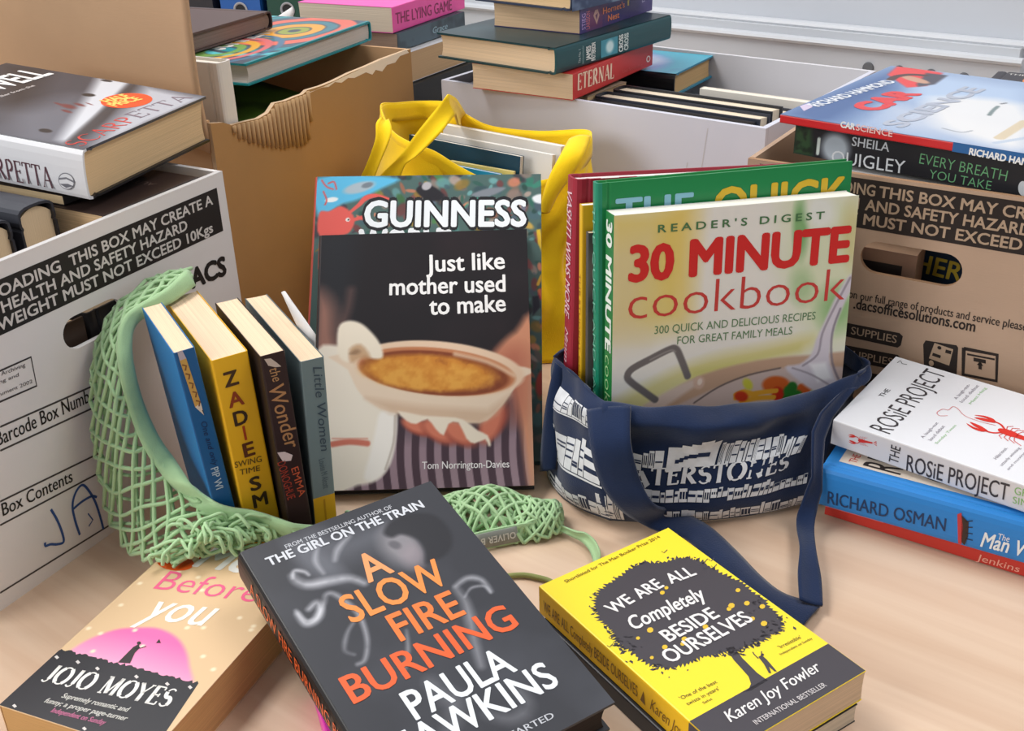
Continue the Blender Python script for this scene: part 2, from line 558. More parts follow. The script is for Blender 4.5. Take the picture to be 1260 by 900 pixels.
# table of pale beech laminate
m_wood = bpy.data.materials.new('beech_laminate'); m_wood.use_nodes = True
nt = m_wood.node_tree; N = nt.nodes; L = nt.links; p = N['Principled BSDF']
p.inputs['Roughness'].default_value = .33; p.inputs['Specular IOR Level'].default_value = .42
tc = N.new('ShaderNodeTexCoord'); mp = N.new('ShaderNodeMapping'); mp.inputs['Scale'].default_value = (2.2, 46, 20)
L.new(tc.outputs['Object'], mp.inputs[0])
n1 = N.new('ShaderNodeTexNoise'); n1.inputs['Scale'].default_value = 1; n1.inputs['Detail'].default_value = 6; n1.inputs['Distortion'].default_value = .6
L.new(mp.outputs[0], n1.inputs['Vector'])
rp = N.new('ShaderNodeValToRGB')
rp.color_ramp.elements[0].position = .28; rp.color_ramp.elements[0].color = (*lin((215, 181, 153)), 1)
rp.color_ramp.elements[1].position = .72; rp.color_ramp.elements[1].color = (*lin((231, 203, 177)), 1)
L.new(n1.outputs['Fac'], rp.inputs[0])
mp2 = N.new('ShaderNodeMapping'); mp2.inputs['Scale'].default_value = (3, 5, 3); L.new(tc.outputs['Object'], mp2.inputs[0])
n2 = N.new('ShaderNodeTexNoise'); n2.inputs['Scale'].default_value = 1; L.new(mp2.outputs[0], n2.inputs['Vector'])
mr = N.new('ShaderNodeMapRange'); mr.inputs[1].default_value = .3; mr.inputs[2].default_value = .7; mr.inputs[3].default_value = .96; mr.inputs[4].default_value = 1.03
L.new(n2.outputs['Fac'], mr.inputs[0])
vm = N.new('ShaderNodeVectorMath'); vm.operation = 'SCALE'; L.new(rp.outputs[0], vm.inputs[0]); L.new(mr.outputs[0], vm.inputs['Scale'])
L.new(vm.outputs[0], p.inputs['Base Color'])
TAB_M = WALL_M @ Matrix.Translation((0, -.03, 0))
troot = empty('table', Matrix.Translation((TAB_M @ Vector((0, -.85, -.72)))) @ Matrix.Rotation(YAW_W, 4, 'Z'))
tag(troot, 'pale beech table carrying all the books, boxes and bags', 'table')
t = MB(); t.box((-1.2, -1.85, -.028), (1.2, 0, 0)); t.build('tabletop', m_wood, troot, TAB_M)
m_leg = mat('grey_steel', (120, 123, 128), rough=.4, spec=.5, noise=.05, nscale=(9, 9, 9))
for lx in (-1.12, 1.06):
    for ly in (-1.78, -.12):
        b = MB(); b.box((lx, ly, -.72), (lx + .05, ly + .05, -.028)); b.build('leg', m_leg, troot, TAB_M)

# radiator casing under the wall: front panel, two rails, row of grey discs standing in for vent holes
x_end = (WALL_M.inverted() @ at_z(1256, 66, .24)).x
rroot = empty('radiator', WALL_M @ Matrix.Translation((-.3, .03, 0)))
tag(rroot, 'white radiator casing with two rails running along the wall behind the boxes', 'radiator')
r = MB(); r.box((-1.6, .012, -.35), (x_end - .004, .07, .222)); r.box((-1.6, .03, .222), (x_end - .012, .07, .236))
rpanel = r.build('front_panel', m_white_metal, rroot, WALL_M)


def rail(y, z, x1):
    b = MB(); P = [(-1.6, y, z), (x1, y, z)]
    prof = [(0, -.004), (-.006, -.003), (-.008, .001), (-.006, .005), (-.002, .006), (.006, .006), (.008, .002), (.008, -.004)]
    V = []
    for q in P: V += [(q[0], q[1] + a, q[2] + c) for a, c in prof]
    k = len(prof); F = [(i, (i + 1) % k, (i + 1) % k + k, i + k) for i in range(k)] + [tuple(range(k)), tuple(reversed(range(k, 2 * k)))]
    b.add(V, F); b.build('rail', m_white_metal, rroot, WALL_M)


rail(.012, .2215, x_end - .002); rail(.045, .238, x_end)
m_dark = mat('vent_shade_grey', (112, 114, 118), rough=.9, spec=.05, noise=.1)  # grey disc colour stands in for the shade inside the vent holes
for i in range(5):
    vh = MB(); x = x_end - .03 - .0455 * i; n = 20
    V = [(x + .0085 * math.cos(2 * math.pi * k / n), .0115, .193 + .0085 * math.sin(2 * math.pi * k / n)) for k in range(n)]
    V += [(x + .0075 * math.cos(2 * math.pi * k / n), .0085, .193 + .0075 * math.sin(2 * math.pi * k / n)) for k in range(n)]
    vh.add(V, [(k, (k + 1) % n, (k + 1) % n + n, k + n) for k in range(n)] + [tuple(range(n, 2 * n))], 0, (60, 62, 66))
    vh.build('vent_shade_disc', m_dark, rpanel, WALL_M)

# ================================================================== boxes
m_card = mat('brown_card', rough=.8, spec=.15, attr=True, noise=.05, nscale=(14, 14, 14), bump=.12, bscale=(120, 120, 700))
m_wcard = mat('white_card', rough=.55, spec=.3, attr=True, noise=.03, nscale=(10, 10, 10))


def wall_holed(mb, x0, x1, z0, z1, y0, y1, hole, col, ci):
    """Wall slab in the x-z plane between y0 (outside) and y1 with a stadium-shaped hand hole."""
    hx0, hx1, hz0, hz1 = hole; r = (hz1 - hz0) / 2; cx, cz = (hx0 + hx1) / 2, (hz0 + hz1) / 2
    st = []
    for i in range(13): a = math.pi / 2 - math.pi * i / 12; st.append((hx1 - r + r * math.cos(a), cz + r * math.sin(a)))
    for i in range(13): a = -math.pi / 2 - math.pi * i / 12; st.append((hx0 + r + r * math.cos(a), cz + r * math.sin(a)))
    out = []
    for i in range(len(st)):     # matching points on the rectangle
        q = st[i]
        if i < 13: out.append((x1, q[1]) if 0 < i < 12 else (q[0], z1 if i == 0 else z0))
        else: out.append((x0, q[1]) if 13 < i < 25 else (q[0], z0 if i == 13 else z1))
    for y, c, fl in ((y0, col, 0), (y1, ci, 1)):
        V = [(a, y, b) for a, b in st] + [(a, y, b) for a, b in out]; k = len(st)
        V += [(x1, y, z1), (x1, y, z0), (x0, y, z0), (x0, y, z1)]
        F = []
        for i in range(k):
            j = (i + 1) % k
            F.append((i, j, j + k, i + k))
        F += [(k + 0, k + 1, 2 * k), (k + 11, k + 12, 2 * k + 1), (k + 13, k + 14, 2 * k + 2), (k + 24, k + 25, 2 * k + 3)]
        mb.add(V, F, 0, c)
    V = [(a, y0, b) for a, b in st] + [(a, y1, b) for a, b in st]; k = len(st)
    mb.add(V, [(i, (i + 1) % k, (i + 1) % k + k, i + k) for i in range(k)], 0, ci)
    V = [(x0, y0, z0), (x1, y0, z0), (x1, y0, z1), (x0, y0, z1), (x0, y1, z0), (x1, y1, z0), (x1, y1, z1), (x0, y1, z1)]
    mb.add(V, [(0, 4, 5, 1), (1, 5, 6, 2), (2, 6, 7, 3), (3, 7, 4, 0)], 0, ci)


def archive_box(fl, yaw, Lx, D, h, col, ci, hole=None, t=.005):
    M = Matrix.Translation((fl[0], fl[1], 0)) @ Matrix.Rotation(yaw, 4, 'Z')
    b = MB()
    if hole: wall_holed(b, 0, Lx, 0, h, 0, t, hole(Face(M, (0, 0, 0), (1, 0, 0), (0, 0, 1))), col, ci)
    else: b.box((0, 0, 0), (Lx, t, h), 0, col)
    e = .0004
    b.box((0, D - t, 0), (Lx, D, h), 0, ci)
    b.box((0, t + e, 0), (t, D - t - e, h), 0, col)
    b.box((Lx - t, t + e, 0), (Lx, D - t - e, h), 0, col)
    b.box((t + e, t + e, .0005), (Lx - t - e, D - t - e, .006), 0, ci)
    return b, M, Face(M, (0, 0, 0), (1, 0, 0), (0, 0, 1))


def hole_px(l, r, tp, bt):
    def f(F):
        a, b, c, d = (F.px(*q) for q in (l, r, tp, bt))
        return (a[0], b[0], d[1], c[1])
    return f


INK = (38, 34, 32)
# --- white archive box at the left
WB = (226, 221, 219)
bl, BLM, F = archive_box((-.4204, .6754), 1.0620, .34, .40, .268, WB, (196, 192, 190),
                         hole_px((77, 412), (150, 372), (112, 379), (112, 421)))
u1 = F.px(266.5, 231)[0]; u0 = .004
b1 = F.px(266.5, 231)[1]; b0 = F.px(271.4, 285.6)[1]
F.poly(bl, [(u0, b0), (u1, b0), (u1, b1), (u0, b1)], INK, 1, px=False)
hv = (b1 - b0)
TW = (214, 208, 204)


def warn_text(F, mb, a, e, x0, yb, hh, st, lay=2, col=TW):
    pass


A1 = F.px(85.6, 324.7); B1 = F.px(262, 251.5)
y1 = b0 + hv * .685; y2 = b0 + hv * .385; y3 = b0 + hv * .085; ch = hv * .215
F.txt(bl, 'THIS BOX MAY CREATE A', (A1[0], y1), (B1[0], y1), (A1[0], y1 + ch), TW, 2, False, bold=.024)
e = F.px(76.3, 337)[0]; F.txt(bl, 'LOADING', (e - .0640, y1), (e, y1), (e, y1 + ch), TW, 2, False, bold=.024)
a = F.px(0, 385.7)[0]; e = F.px(231, 283)[0]
F.txt(bl, 'HEALTH AND SAFETY HAZARD', (a + .002, y2), (e, y2), (e, y2 + ch), TW, 2, False, bold=.024)
a = F.px(0, 403)[0]; e = F.px(262.5, 287)[0]
F.txt(bl, 'WEIGHT MUST NOT EXCEED 10Kgs', (a - .002, y3), (e, y3), (e, y3 + ch), TW, 2, False, bold=.024)
F.txt(bl, 'DACS', (219, 362), (279, 337), (245, 328), INK, 2, bold=.05)
for q in (((0, 525.6), (118, 473.5)), ((0, 555), (118, 500.5)), ((0, 617.5), (122, 558)), ((0, 646.7), (122, 582)), ((0, 730), (138, 644.5))):
    F.line(bl, q, .0016, (70, 64, 62), 1)
F.txt(bl, 'Barcode Box Number', (-3, 549.5), (122, 489), (107, 479), INK, 2, bold=.012)
F.txt(bl, 'Box Contents', (3.4, 635.5), (89.5, 592.5), (3.4, 619), INK, 2, bold=.012)
F.line(bl, [(-10, 461), (38, 439.5), (45, 475), (-10, 499)], .0016, (60, 54, 54), 1)
F.txt(bl, 'Storage Archiving', (-25, 473), (31, 451), (31, 446), (72, 66, 66), 2)
F.txt(bl, 'binding and', (-20, 480), (23, 463), (23, 458.5), (72, 66, 66), 2)
F.txt(bl, 'Document 2002', (-14, 493), (40, 471), (40, 466.5), (86, 80, 80), 2)
PEN = (52, 82, 140)
F.line(bl, [(62.4, 627), (70, 640), (76, 655), (78, 667), (70, 670), (62, 670), (56, 672), (55, 668)], .0022, PEN, 2, smooth=5)
F.line(bl, [(98, 658.5), (92, 640), (89, 622), (93, 606), (101, 597), (109, 604), (117, 618), (123, 636), (127, 651)], .0022, PEN, 2, smooth=5)
F.line(bl, [(89.5, 627), (100, 618), (112, 611), (119, 612)], .0022, PEN, 2, smooth=5)
F.line(bl, [(108, 632), (114, 640), (109, 648)], .0012, PEN, 2)
tag(bl.build('archive_box', m_wcard, M=BLM), 'white archive box with hand hole and handwritten JA at the left edge', 'box')
BOXL = F

# --- kraft archive box at the right
PUSH = 1.05
def zs(z): return CAMH - (CAMH - z) * PUSH if z > .15 else z
KFL = (.2155 * PUSH, .9640 * PUSH); KYAW = -.585; KH = zs(.268)
WFL = (-.0727 * PUSH, 1.3085 * PUSH); WYAW = -.655
KB = (186, 157, 134)
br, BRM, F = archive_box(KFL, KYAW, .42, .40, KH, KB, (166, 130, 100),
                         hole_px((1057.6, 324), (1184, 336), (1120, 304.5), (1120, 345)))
b1 = (F.px(1075, 222.6)[1] + F.px(1250, 246.3)[1]) / 2; b0 = (F.px(1075, 284)[1] + F.px(1250, 312)[1]) / 2
hv = b1 - b0
DK = (52, 45, 42); TK = (182, 156, 132)
F.poly(br, [(.012, b0), (.35, b0), (.35, b1), (.012, b1)], DK, 1, px=False)
y1 = b0 + hv * .685; y2 = b0 + hv * .385; y3 = b0 + hv * .085; ch = hv * .215
a = F.px(1081, 242)[0]; e = F.px(1260, 269.5)[0]
F.txt(br, 'THIS BOX MAY CREATE A', (a, y1), (a + (e - a) * 1.405, y1), (a, y1 + ch), TK, 2, False, bold=.024)
e = F.px(1076.5, 242)[0]; F.txt(br, 'OVERLOADING', (e - .081, y1), (e, y1), (e, y1 + ch), TK, 2, False, bold=.024)
a = F.px(1064.5, 255)[0]; e = F.px(1258, 284)[0]
F.txt(br, 'AND SAFETY HAZARD', (a, y2), (a + (e - a) * 1.055, y2), (a, y2 + ch), TK, 2, False, bold=.024)
F.txt(br, 'HEALTH', (a - .054, y2), (a - .0055, y2), (a, y2 + ch), TK, 2, False, bold=.024)
a = F.px(1062.4, 271.5)[0]; e = F.px(1258, 303)[0]
F.txt(br, 'MUST NOT EXCEED', (a, y3), (e, y3), (e, y3 + ch), TK, 2, False, bold=.024)
F.txt(br, 'WEIGHT', (a - .053, y3), (a - .0055, y3), (a, y3 + ch), TK, 2, False, bold=.024)
F.txt(br, '10Kgs', (e + .006, y3), (e + .045, y3), (e, y3 + ch), TK, 2, False, bold=.024)
F.txt(br, 'on our full range of products and service please', (1044, 366), (1263, 407.5), (1263, 397), DK, 2, bold=.01)
F.txt(br, '.dacsofficesolutions.com', (1050, 379.3), (1199.4, 408.3), (1199.4, 395), DK, 2, bold=.02)
for (q0, q1, q2, q3, s, ta, tb, tt) in (((1040, 397), (1111, 411), (1108.5, 428), (1036, 413), 'SUPPLIES', (1047, 411), (1103, 422.5), (1103, 413)),
                                        ((1036, 424), (1109, 438), (1107, 456), (1032, 441), 'SUPPLIES', (1043, 439), (1098, 450), (1098, 441)),
                                        ((1034, 452), (1106, 466), (1104, 482), (1031, 468), '', 0, 0, 0)):
    F.poly(br, [q0, (q1[0] - 4, q1[1] - 1), (q1[0], q1[1] + 3), (q2[0], q2[1] - 3), (q2[0] - 4, q2[1]), q3], DK, 1)
    if s: F.txt(br, s, ta, tb, tt, TK, 2, bold=.01)
# printed icons
F.poly(br, [(1139, 419), (1177, 425), (1179, 428), (1177, 462), (1137, 455), (1136, 424)], DK, 1)
F.poly(br, [(1150, 422), (1173, 430), (1168, 450), (1143, 441)], TK, 2)
F.disc(br, (1156, 428), (1158.5, 428.4), (1156, 425.8), DK, 3)
F.poly(br, [(1164, 430), (1171, 432), (1170, 436), (1163, 434)], DK, 3)
F.poly(br, [(1148, 434), (1158, 437.5), (1157, 441), (1147, 437.5)], DK, 3)
F.disc(br, (1146, 447), (1149, 447.5), (1146, 443.5), TK, 2)
F.line(br, [(1186, 429), (1227, 437), (1226, 469), (1185, 461), (1186, 428)], .0034, DK, 1)
F.line(br, [(1190, 436), (1224, 442.5)], .0018, DK, 1)
F.poly(br, [(1198, 440), (1213, 443), (1213, 447.5), (1198, 444.5)], DK, 2)
F.poly(br, [(1204, 446), (1208, 447), (1208, 455), (1204, 454)], DK, 2)
F.poly(br, [(1202, 449), (1206, 445), (1210, 450.5)], DK, 2)
tag(br.build('archive_box', m_card, M=BRM), 'brown kraft archive box with printed warning band and oval hand hole at the right', 'box')
BOXR = F

# --- plain white box at the back
bw, BWM, F = archive_box(WFL, WYAW, .4095 * PUSH, .305, KH, (208, 208, 219), (214, 212, 216), None, t=.006)
for q in (((700, 205), (706, 190), (707, 172)), ((862, 215), (866, 190), (871, 158)), ((840, 232), (846, 200))):
    F.line(bw, q, .0012, (196, 192, 196), 1, smooth=4)
tag(bw.build('archive_box', m_wcard, M=BWM), 'plain white box behind the yellow bag with a stack of books on its corner', 'box')
BOXW = F

# --- torn cardboard box behind the left archive box
BX = Matrix.Translation((-.293, 1.100, 0)) @ Matrix.Rotation(math.atan2(.333, .177), 4, 'Z')
BXL = .377; BXD = .34; BXH = .28
broot = empty('cardboard_box', BX)
tag(broot, 'torn brown cardboard box with one flap standing up behind the left archive box', 'box')
BC = (176, 136, 90); BCI = (196, 158, 120)
FB = Face(BX, (0, 0, 0), (1, 0, 0), (0, 0, 1))
topp = [(258, 152), (275, 151), (285, 154), (300, 150), (318, 146), (330, 139), (338, 127), (352, 124), (364, 119), (373, 116), (378, 111), (395, 106), (410, 100), (430, 90), (450, 82), (470, 72), (488, 65), (500, 60), (504, 60)]
uv = [FB.px(*q) for q in topp]; uv[0][0] = 0; uv[-1][0] = BXL
top = [(float(a), min(float(b), BXH)) for a, b in uv]
bb = MB()
ol = [(0, 0), (BXL, 0)] + list(reversed(top))
tri = tessellate_polygon([[Vector((a, b, 0)) for a, b in ol]])
k = len(ol)
bb.add([(a, 0, b) for a, b in ol] + [(a, .005, b) for a, b in ol],
       [tuple(t) for t in tri] + [tuple(i + k for i in t) for t in tri], 0, BC)
bb.add([(a, 0, b) for a, b in ol] + [(a, .005, b) for a, b in ol], [(i, (i + 1) % k, (i + 1) % k + k, i + k) for i in range(k)], 0, (206, 178, 146))
bb.box((0, .0055, 0), (.005, BXD, BXH), 0, BCI); bb.box((BXL - .005, .0055, 0), (BXL, BXD, BXH), 0, BCI)
bb.box((.0055, BXD - .005, 0), (BXL - .0055, BXD, BXH), 0, BCI); bb.box((.0055, .0055, .001), (BXL - .0055, BXD - .0055, .006), 0, BCI)
bbody = bb.build('box_body', m_card, broot, BX)
# raised flap along the left side
fl = MB(); A = []; B = []
for i in range(15):
    t = i / 14
    A.append((-.001 - .006 * math.sin(t * 5) * .3, .004 + t * (BXD + .01), BXH - .012 - .02 * (1 - t) ** 6)); B.append((-.012 - .02 * t + .006 * math.sin(t * 6 + 1), -.006 + t * (BXD + .02), BXH + .17))
strip(fl, A, B, .005, 3, 9, -.006, (190, 156, 124))
fl.build('flap', m_card, broot, BX)
# torn strip of pale paper and the bared flutes
tn = MB()
pts = [(375, 117), (395, 108), (430, 91), (470, 73), (500, 61), (503, 65), (492, 69), (486, 77), (476, 80), (470, 88), (462, 86), (458, 92), (450, 89), (436, 96), (428, 96), (420, 102), (412, 101), (404, 107), (396, 107), (388, 111), (378, 114)]
FB.poly(tn, pts, (246, 228, 204), 2)
tn.build('torn_paper', m_card, bbody, BX)
flu = MB()
lowp = [(283, 157), (292, 168), (305, 173), (322, 178), (342, 181), (360, 180), (374, 178), (381, 172), (381, 150), (374, 120)]
ua = FB.px(284, 156)[0]; ub = FB.px(381, 120)[0]; nf = 19
tu = np.array(top)
lo = np.array([FB.px(*q) for q in lowp[:9]])
for i in range(nf):
    u = ua + (ub - ua) * (i + .5) / nf; h = np.interp(u, tu[:, 0], tu[:, 1]) - .001
    l = np.interp(u, lo[:, 0], lo[:, 1]) + random.uniform(-.0015, .0015)
    if h - l > .004: tube(flu, [(u, -.0006, l), (u, -.0006, (l + h) / 2), (u, -.0006, h)], (ub - ua) / nf * .38, 6, (196, 160, 118))
flu.build('bared_flutes', m_card, bbody, BX)

# ================================================================== books standing in front: leaning pair
# --- big illustrated annual behind
B = Book('annual', 'large annual with crowded animal cover and white capitals, leaning behind the pie cookbook',
         (-.1963, .8995, 0), (.838, .005, -.04), .2225, .2872, .022, 'hard', (92, 120, 120), (210, 90, 80), (90, 120, 130), m=GLOSS)
P = Paint(B.F, B.W, .2872, .0009, (78, 104, 100))
pal = [(52, 120, 100), (120, 96, 84), (60, 84, 92), (150, 130, 120), (40, 74, 66), (120, 60, 60), (176, 140, 60), (100, 150, 150), (58, 52, 60), (200, 120, 90), (90, 100, 120), (64, 110, 60)]
rr = np.random.RandomState(4)
for i in range(760):
    cx, cy = rr.rand() * .2244, .30 * rr.rand()
    if cx < .17 and cy < .2: continue
    a = rr.rand() * 6.28; r = .0018 + .0065 * rr.rand(); q = .25 + .6 * rr.rand()
    P.mix(P.ell((cx, cy), (cx + r * math.cos(a), cy + r * math.sin(a)), (cx - r * q * math.sin(a), cy + r * q * math.cos(a)), .5, px=False), np.array(pal[rr.randint(len(pal))]) * (.8 + .5 * rr.rand()), .8)
P.mix(P.poly([(392, 219), (488, 219), (470, 232), (440, 246), (420, 252), (405, 262), (392, 268)], .004, 4), (92, 186, 226))
P.mix(P.ell((442, 231), (461, 226), (444, 237), .4), (170, 186, 196)); P.mix(P.ell((452, 228), (459, 226), (453, 231), .4), (120, 130, 140))
P.mix(P.ell((408, 246), (416, 245), (408, 249), .3), (236, 240, 240))
for q in ([(396, 222), (402, 230), (410, 233)], [(398, 236), (402, 246), (400, 252)], [(404, 226), (411, 224), (414, 233)]): P.mix(P.line(q, .0016), (214, 84, 80))
OCT = (226, 96, 88)
P.mix(P.poly([(393, 262), (405, 260), (418, 254), (428, 258), (436, 268), (434, 280), (424, 289), (393, 290)], .002, 4), OCT)
for q in ([(430, 262), (442, 252), (450, 244), (462, 241), (478, 245)], [(432, 272), (446, 268), (457, 274), (460, 284)], [(400, 275), (396, 300), (393, 330)], [(414, 284), (404, 286), (394, 284)]):
    P.mix(P.line(q, .0055, taper=.5), OCT)
P.mix(P.ell((428, 270.5), (430.5, 270.5), (428, 268), .2), (240, 240, 235)); P.mix(P.ell((428.4, 270.6), (429.5, 270.6), (428.4, 269.4), .2), (30, 30, 30))
P.mix(P.poly([(512, 235), (520, 227), (534, 230), (546, 240), (540, 247), (525, 246)], .002, 4), (38, 36, 42)); P.mix(P.ell((525, 229), (531, 228), (525, 224), .3), (180, 176, 180))
P.mix(P.poly([(580, 240), (600, 232), (622, 231), (612, 238), (596, 243)], .002, 4), (128, 134, 142))
P.mix(P.poly([(655, 243), (664, 239), (674, 241), (676, 250), (668, 251), (658, 249)], .002, 4), (232, 236, 238)); P.mix(P.poly([(668, 250), (677, 252), (677, 262), (670, 258)], .002, 4), (216, 220, 226))
P.mix(P.poly([(660, 283), (665, 282), (668, 300), (674, 310), (668, 313), (662, 300)], .0015), (224, 186, 50))
P.mix(P.ell((668, 362), (674, 362), (668, 354), .4), (196, 66, 70)); P.mix(P.poly([(655, 365), (663, 364), (665, 378), (656, 388)], .002), (38, 38, 52))
P.mix(P.line([(664, 358), (672, 372), (674, 388), (668, 402)], .004), (212, 120, 80)); P.mix(P.ell((666, 472), (673, 470), (667, 456), .4), (190, 60, 44))
P.mix(P.line([(662, 350), (668, 338), (676, 342)], .003), (222, 178, 60))
P.lay(B.mb)
V0 = dict()
B.F.txt(B.mb, 'GUINNESS', (444.5, 281), (650.5, 280), (447, 246), (34, 34, 38), 2, bold=.075, space=1.0)
B.F.txt(B.mb, 'GUINNESS', (447.5, 279), (648, 278), (449.5, 248.5), (238, 243, 246), 3, bold=.038, space=1.02)
B.F.txt(B.mb, 'WORLD', (440, 318), (560, 316), (440, 284.5), (232, 236, 240), 2, bold=.06)
B.F.txt(B.mb, 'RECORDS', (420, 352), (620, 350), (420, 322), (232, 236, 240), 2, bold=.06)
B.done()

# --- pie cookbook in front
B = Book('cookbook', 'dark cookbook with a pie dish and striped apron on its cover, leaning at the centre',
         (-.1796, .8490, 0), (.799, -.006, -.013), .1966, .2483, .018, 'hard', (46, 41, 46), (60, 52, 54), (50, 46, 50), m=GLOSS)
P = Paint(B.F, .1966, .2483, .0008, (27, 22, 26))
P.mix(np.clip((P.noise(.05, 3) - .4) * 2, 0, 1), (46, 32, 36), .7)
P.mix(P.poly([(392, 285), (440, 285), (436, 330), (432, 380), (420, 420), (388, 420)], .02), (30, 32, 38), .8)
P.mix(P.poly([(388, 365), (400, 362), (412, 380), (414, 410), (418, 440), (385, 445)], .02, 3), (170, 120, 104), .85)
P.mix(P.line([(432, 358), (428, 380), (422, 398)], .008, .008), (110, 80, 74), .6)
# striped apron
st = P.poly([(380, 500), (470, 470), (640, 470), (660, 500), (662, 610), (380, 612)], .008)
sw = .5 + .5 * np.sin((P.X + .04 * (P.Y - .05) + .0016 * np.sin(P.Y * 60)) / .0135 * 2 * math.pi)
stripe = np.clip((sw - .52) * 6 + .5, 0, 1)[..., None]
P.Cc = P.Cc * (1 - st[..., None]) + (np.array((70, 50, 60)) * (1 - stripe) + np.array((146, 122, 132)) * stripe) * st[..., None]
P.mix(P.poly([(425, 470), (640, 470), (640, 510), (600, 535), (470, 530)], .03), (52, 42, 50), .8)
# forearm on the right and the fingers of the hidden hand
SK = np.array((203, 140, 108))
P.mix(P.poly([(604, 446), (616, 424), (634, 408), (656, 398), (662, 600), (652, 600), (646, 560), (640, 520), (628, 470)], .008, 4), SK)
P.mix(P.poly([(652, 470), (662, 440), (662, 600), (654, 600)], .006), (186, 146, 124), .7)
P.mix(P.poly([(610, 440), (632, 425), (648, 440), (644, 500), (632, 520), (620, 480)], .02, 4), (172, 96, 76), .7)
for c, a, b in (((513, 526), (531, 534), (509, 534)), ((540, 532), (560, 545), (532, 541)), ((566, 534), (586, 547), (558, 544)), ((607, 520), (620, 498), (594, 514))):
    P.mix(P.ell(c, a, b, .5), (160, 78, 62)); P.mix(P.ell((c[0] - 2, c[1] - 2), (a[0] - 5, a[1] - 5), (b[0] + 2, b[1] - 3), .6), (206, 118, 92))
# cloth at the left
CL = np.array((232, 222, 206))
P.mix(P.poly([(386, 445), (412, 425), (432, 440), (450, 470), (478, 500), (488, 508), (486, 545), (478, 575), (462, 592), (440, 598), (386, 604)], .004, 4), CL)
P.mix(P.poly([(468, 508), (486, 505), (486, 545), (476, 578), (460, 592), (448, 588), (455, 560), (462, 530)], .004, 4), (240, 234, 226))
P.mix(P.line([(447, 464), (456, 480), (468, 501)], .0012), (120, 104, 90)); P.mix(P.line([(486, 512), (484, 545), (474, 578)], .002), (170, 156, 146), .6)
P.mix(P.line([(409, 547), (430, 544), (452, 546)], .0055, .002), (196, 96, 76), .85); P.mix(P.line([(409, 540), (452, 540)], .0015), (214, 150, 132), .8)
# dish
P.mix(P.poly([(418, 436), (428, 455), (440, 480), (455, 495), (480, 507), (540, 516), (590, 521), (612, 506), (628, 486), (640, 466), (646, 452)], .002, 3), (228, 206, 182))
P.mix(P.poly([(450, 490), (520, 500), (600, 505), (628, 486), (610, 510), (590, 522), (540, 517), (480, 508)], .008), (206, 174, 146), .8)
P.mix(P.ell((540, 454), (645, 462), (538, 420), .06), (226, 196, 168)); P.mix(P.ell((537, 457), (634, 465), (535, 428), .06), (190, 122, 82))
P.mix(P.ell((535, 459), (626, 466), (533, 432), .08), (128, 62, 34))
P.mix(P.ell((528, 459), (608, 464), (527, 437), .25), (204, 132, 48)); n = P.noise(.012, 8, 4)
pe = P.ell((528, 459), (612, 465), (527, 436), .3)
P.mix(pe * np.clip((n - .5) * 4, 0, 1), (226, 166, 74), .8); P.mix(pe * np.clip((.45 - n) * 4, 0, 1), (140, 70, 26), .9)
P.mix(P.line([(560, 436), (600, 446), (632, 462)], .004, .003), (222, 188, 158), .8)
P.mix(P.poly([(416, 404), (428, 395), (444, 398), (458, 410), (468, 424), (471, 440), (456, 441), (440, 430), (430, 436), (428, 446), (416, 436)], .003, 4), (236, 224, 204))
P.mix(P.poly([(430, 430), (444, 424), (456, 440), (442, 442), (432, 446)], .004, 3), (190, 150, 112), .8)
# cloth below the dish
P.mix(P.poly([(490, 506), (520, 512), (560, 514), (575, 520), (588, 530), (600, 536), (604, 548), (601, 549), (597, 541), (584, 546), (574, 540), (564, 520), (552, 522), (546, 536), (536, 528), (526, 516), (512, 522), (500, 518)], .002, 2), (234, 220, 200))
P.lay(B.mb)
TWc = (242, 240, 238)
B.F.txt(B.mb, 'Just like', (524.5, 335), (621.5, 330.7), (525.5, 314.5), TWc, 2, bold=.022)
B.F.txt(B.mb, 'mother used', (479, 363.3), (622.3, 358.8), (479, 343), TWc, 2, bold=.022)
B.F.txt(B.mb, 'to make', (528.3, 387.6), (622.7, 383), (528.3, 367), TWc, 2, bold=.022)
B.F.txt(B.mb, 'Tom Norrington-Davies', (519.3, 577.6), (626.7, 575.5), (519.3, 568.6), (232, 226, 226), 2, bold=.008)
B.done()

# ================================================================== books in the navy bag
# --- white cookbook in front
B = Book('cookbook', 'white cookbook with red title and frying pan, front book in the navy bag',
         (.0788, .8475, .014), (1.470, .034, .250), .2215, .2425, .0205, 'paper', (222, 221, 212), (38, 124, 62), (230, 230, 226), push=.98, pages=(240, 236, 226), m=GLOSS)
P = Paint(B.F, B.W, B.H, .0008, (238, 234, 226))
P.mix(P.poly([(740, 255), (850, 250), (846, 320), (846, 400), (800, 410), (745, 410)], .03), (230, 205, 110), .85)
P.mix(P.poly([(740, 300), (800, 290), (790, 420), (740, 430)], .03), (224, 208, 170), .6)
P.mix(P.poly([(820, 248), (860, 244), (850, 330), (842, 380), (820, 330)], .03), (236, 196, 70), .5)
P.mix(P.poly([(965, 240), (1062, 235), (1060, 420), (1000, 440), (960, 330)], .03), (216, 224, 180), .7)
P.mix(P.ell((985, 280), (994, 280), (985, 245), .8), (96, 160, 86), .7); P.mix(P.ell((1010, 262), (1028, 262), (1010, 240), .8), (236, 238, 232), .9)
P.mix(P.ell((1030, 380), (1052, 370), (1022, 355), 1.), (122, 176, 104), .7); P.mix(P.ell((986, 352), (1000, 352), (986, 330), 1.), (140, 184, 120), .5)
P.mix(P.ell((1050, 290), (1064, 290), (1050, 250), .9), (206, 190, 110), .5)
P.mix(P.poly([(745, 505), (800, 470), (870, 440), (940, 425), (1000, 412), (990, 432), (930, 446), (850, 475), (800, 505)], .012, 3), (222, 212, 140), .85)
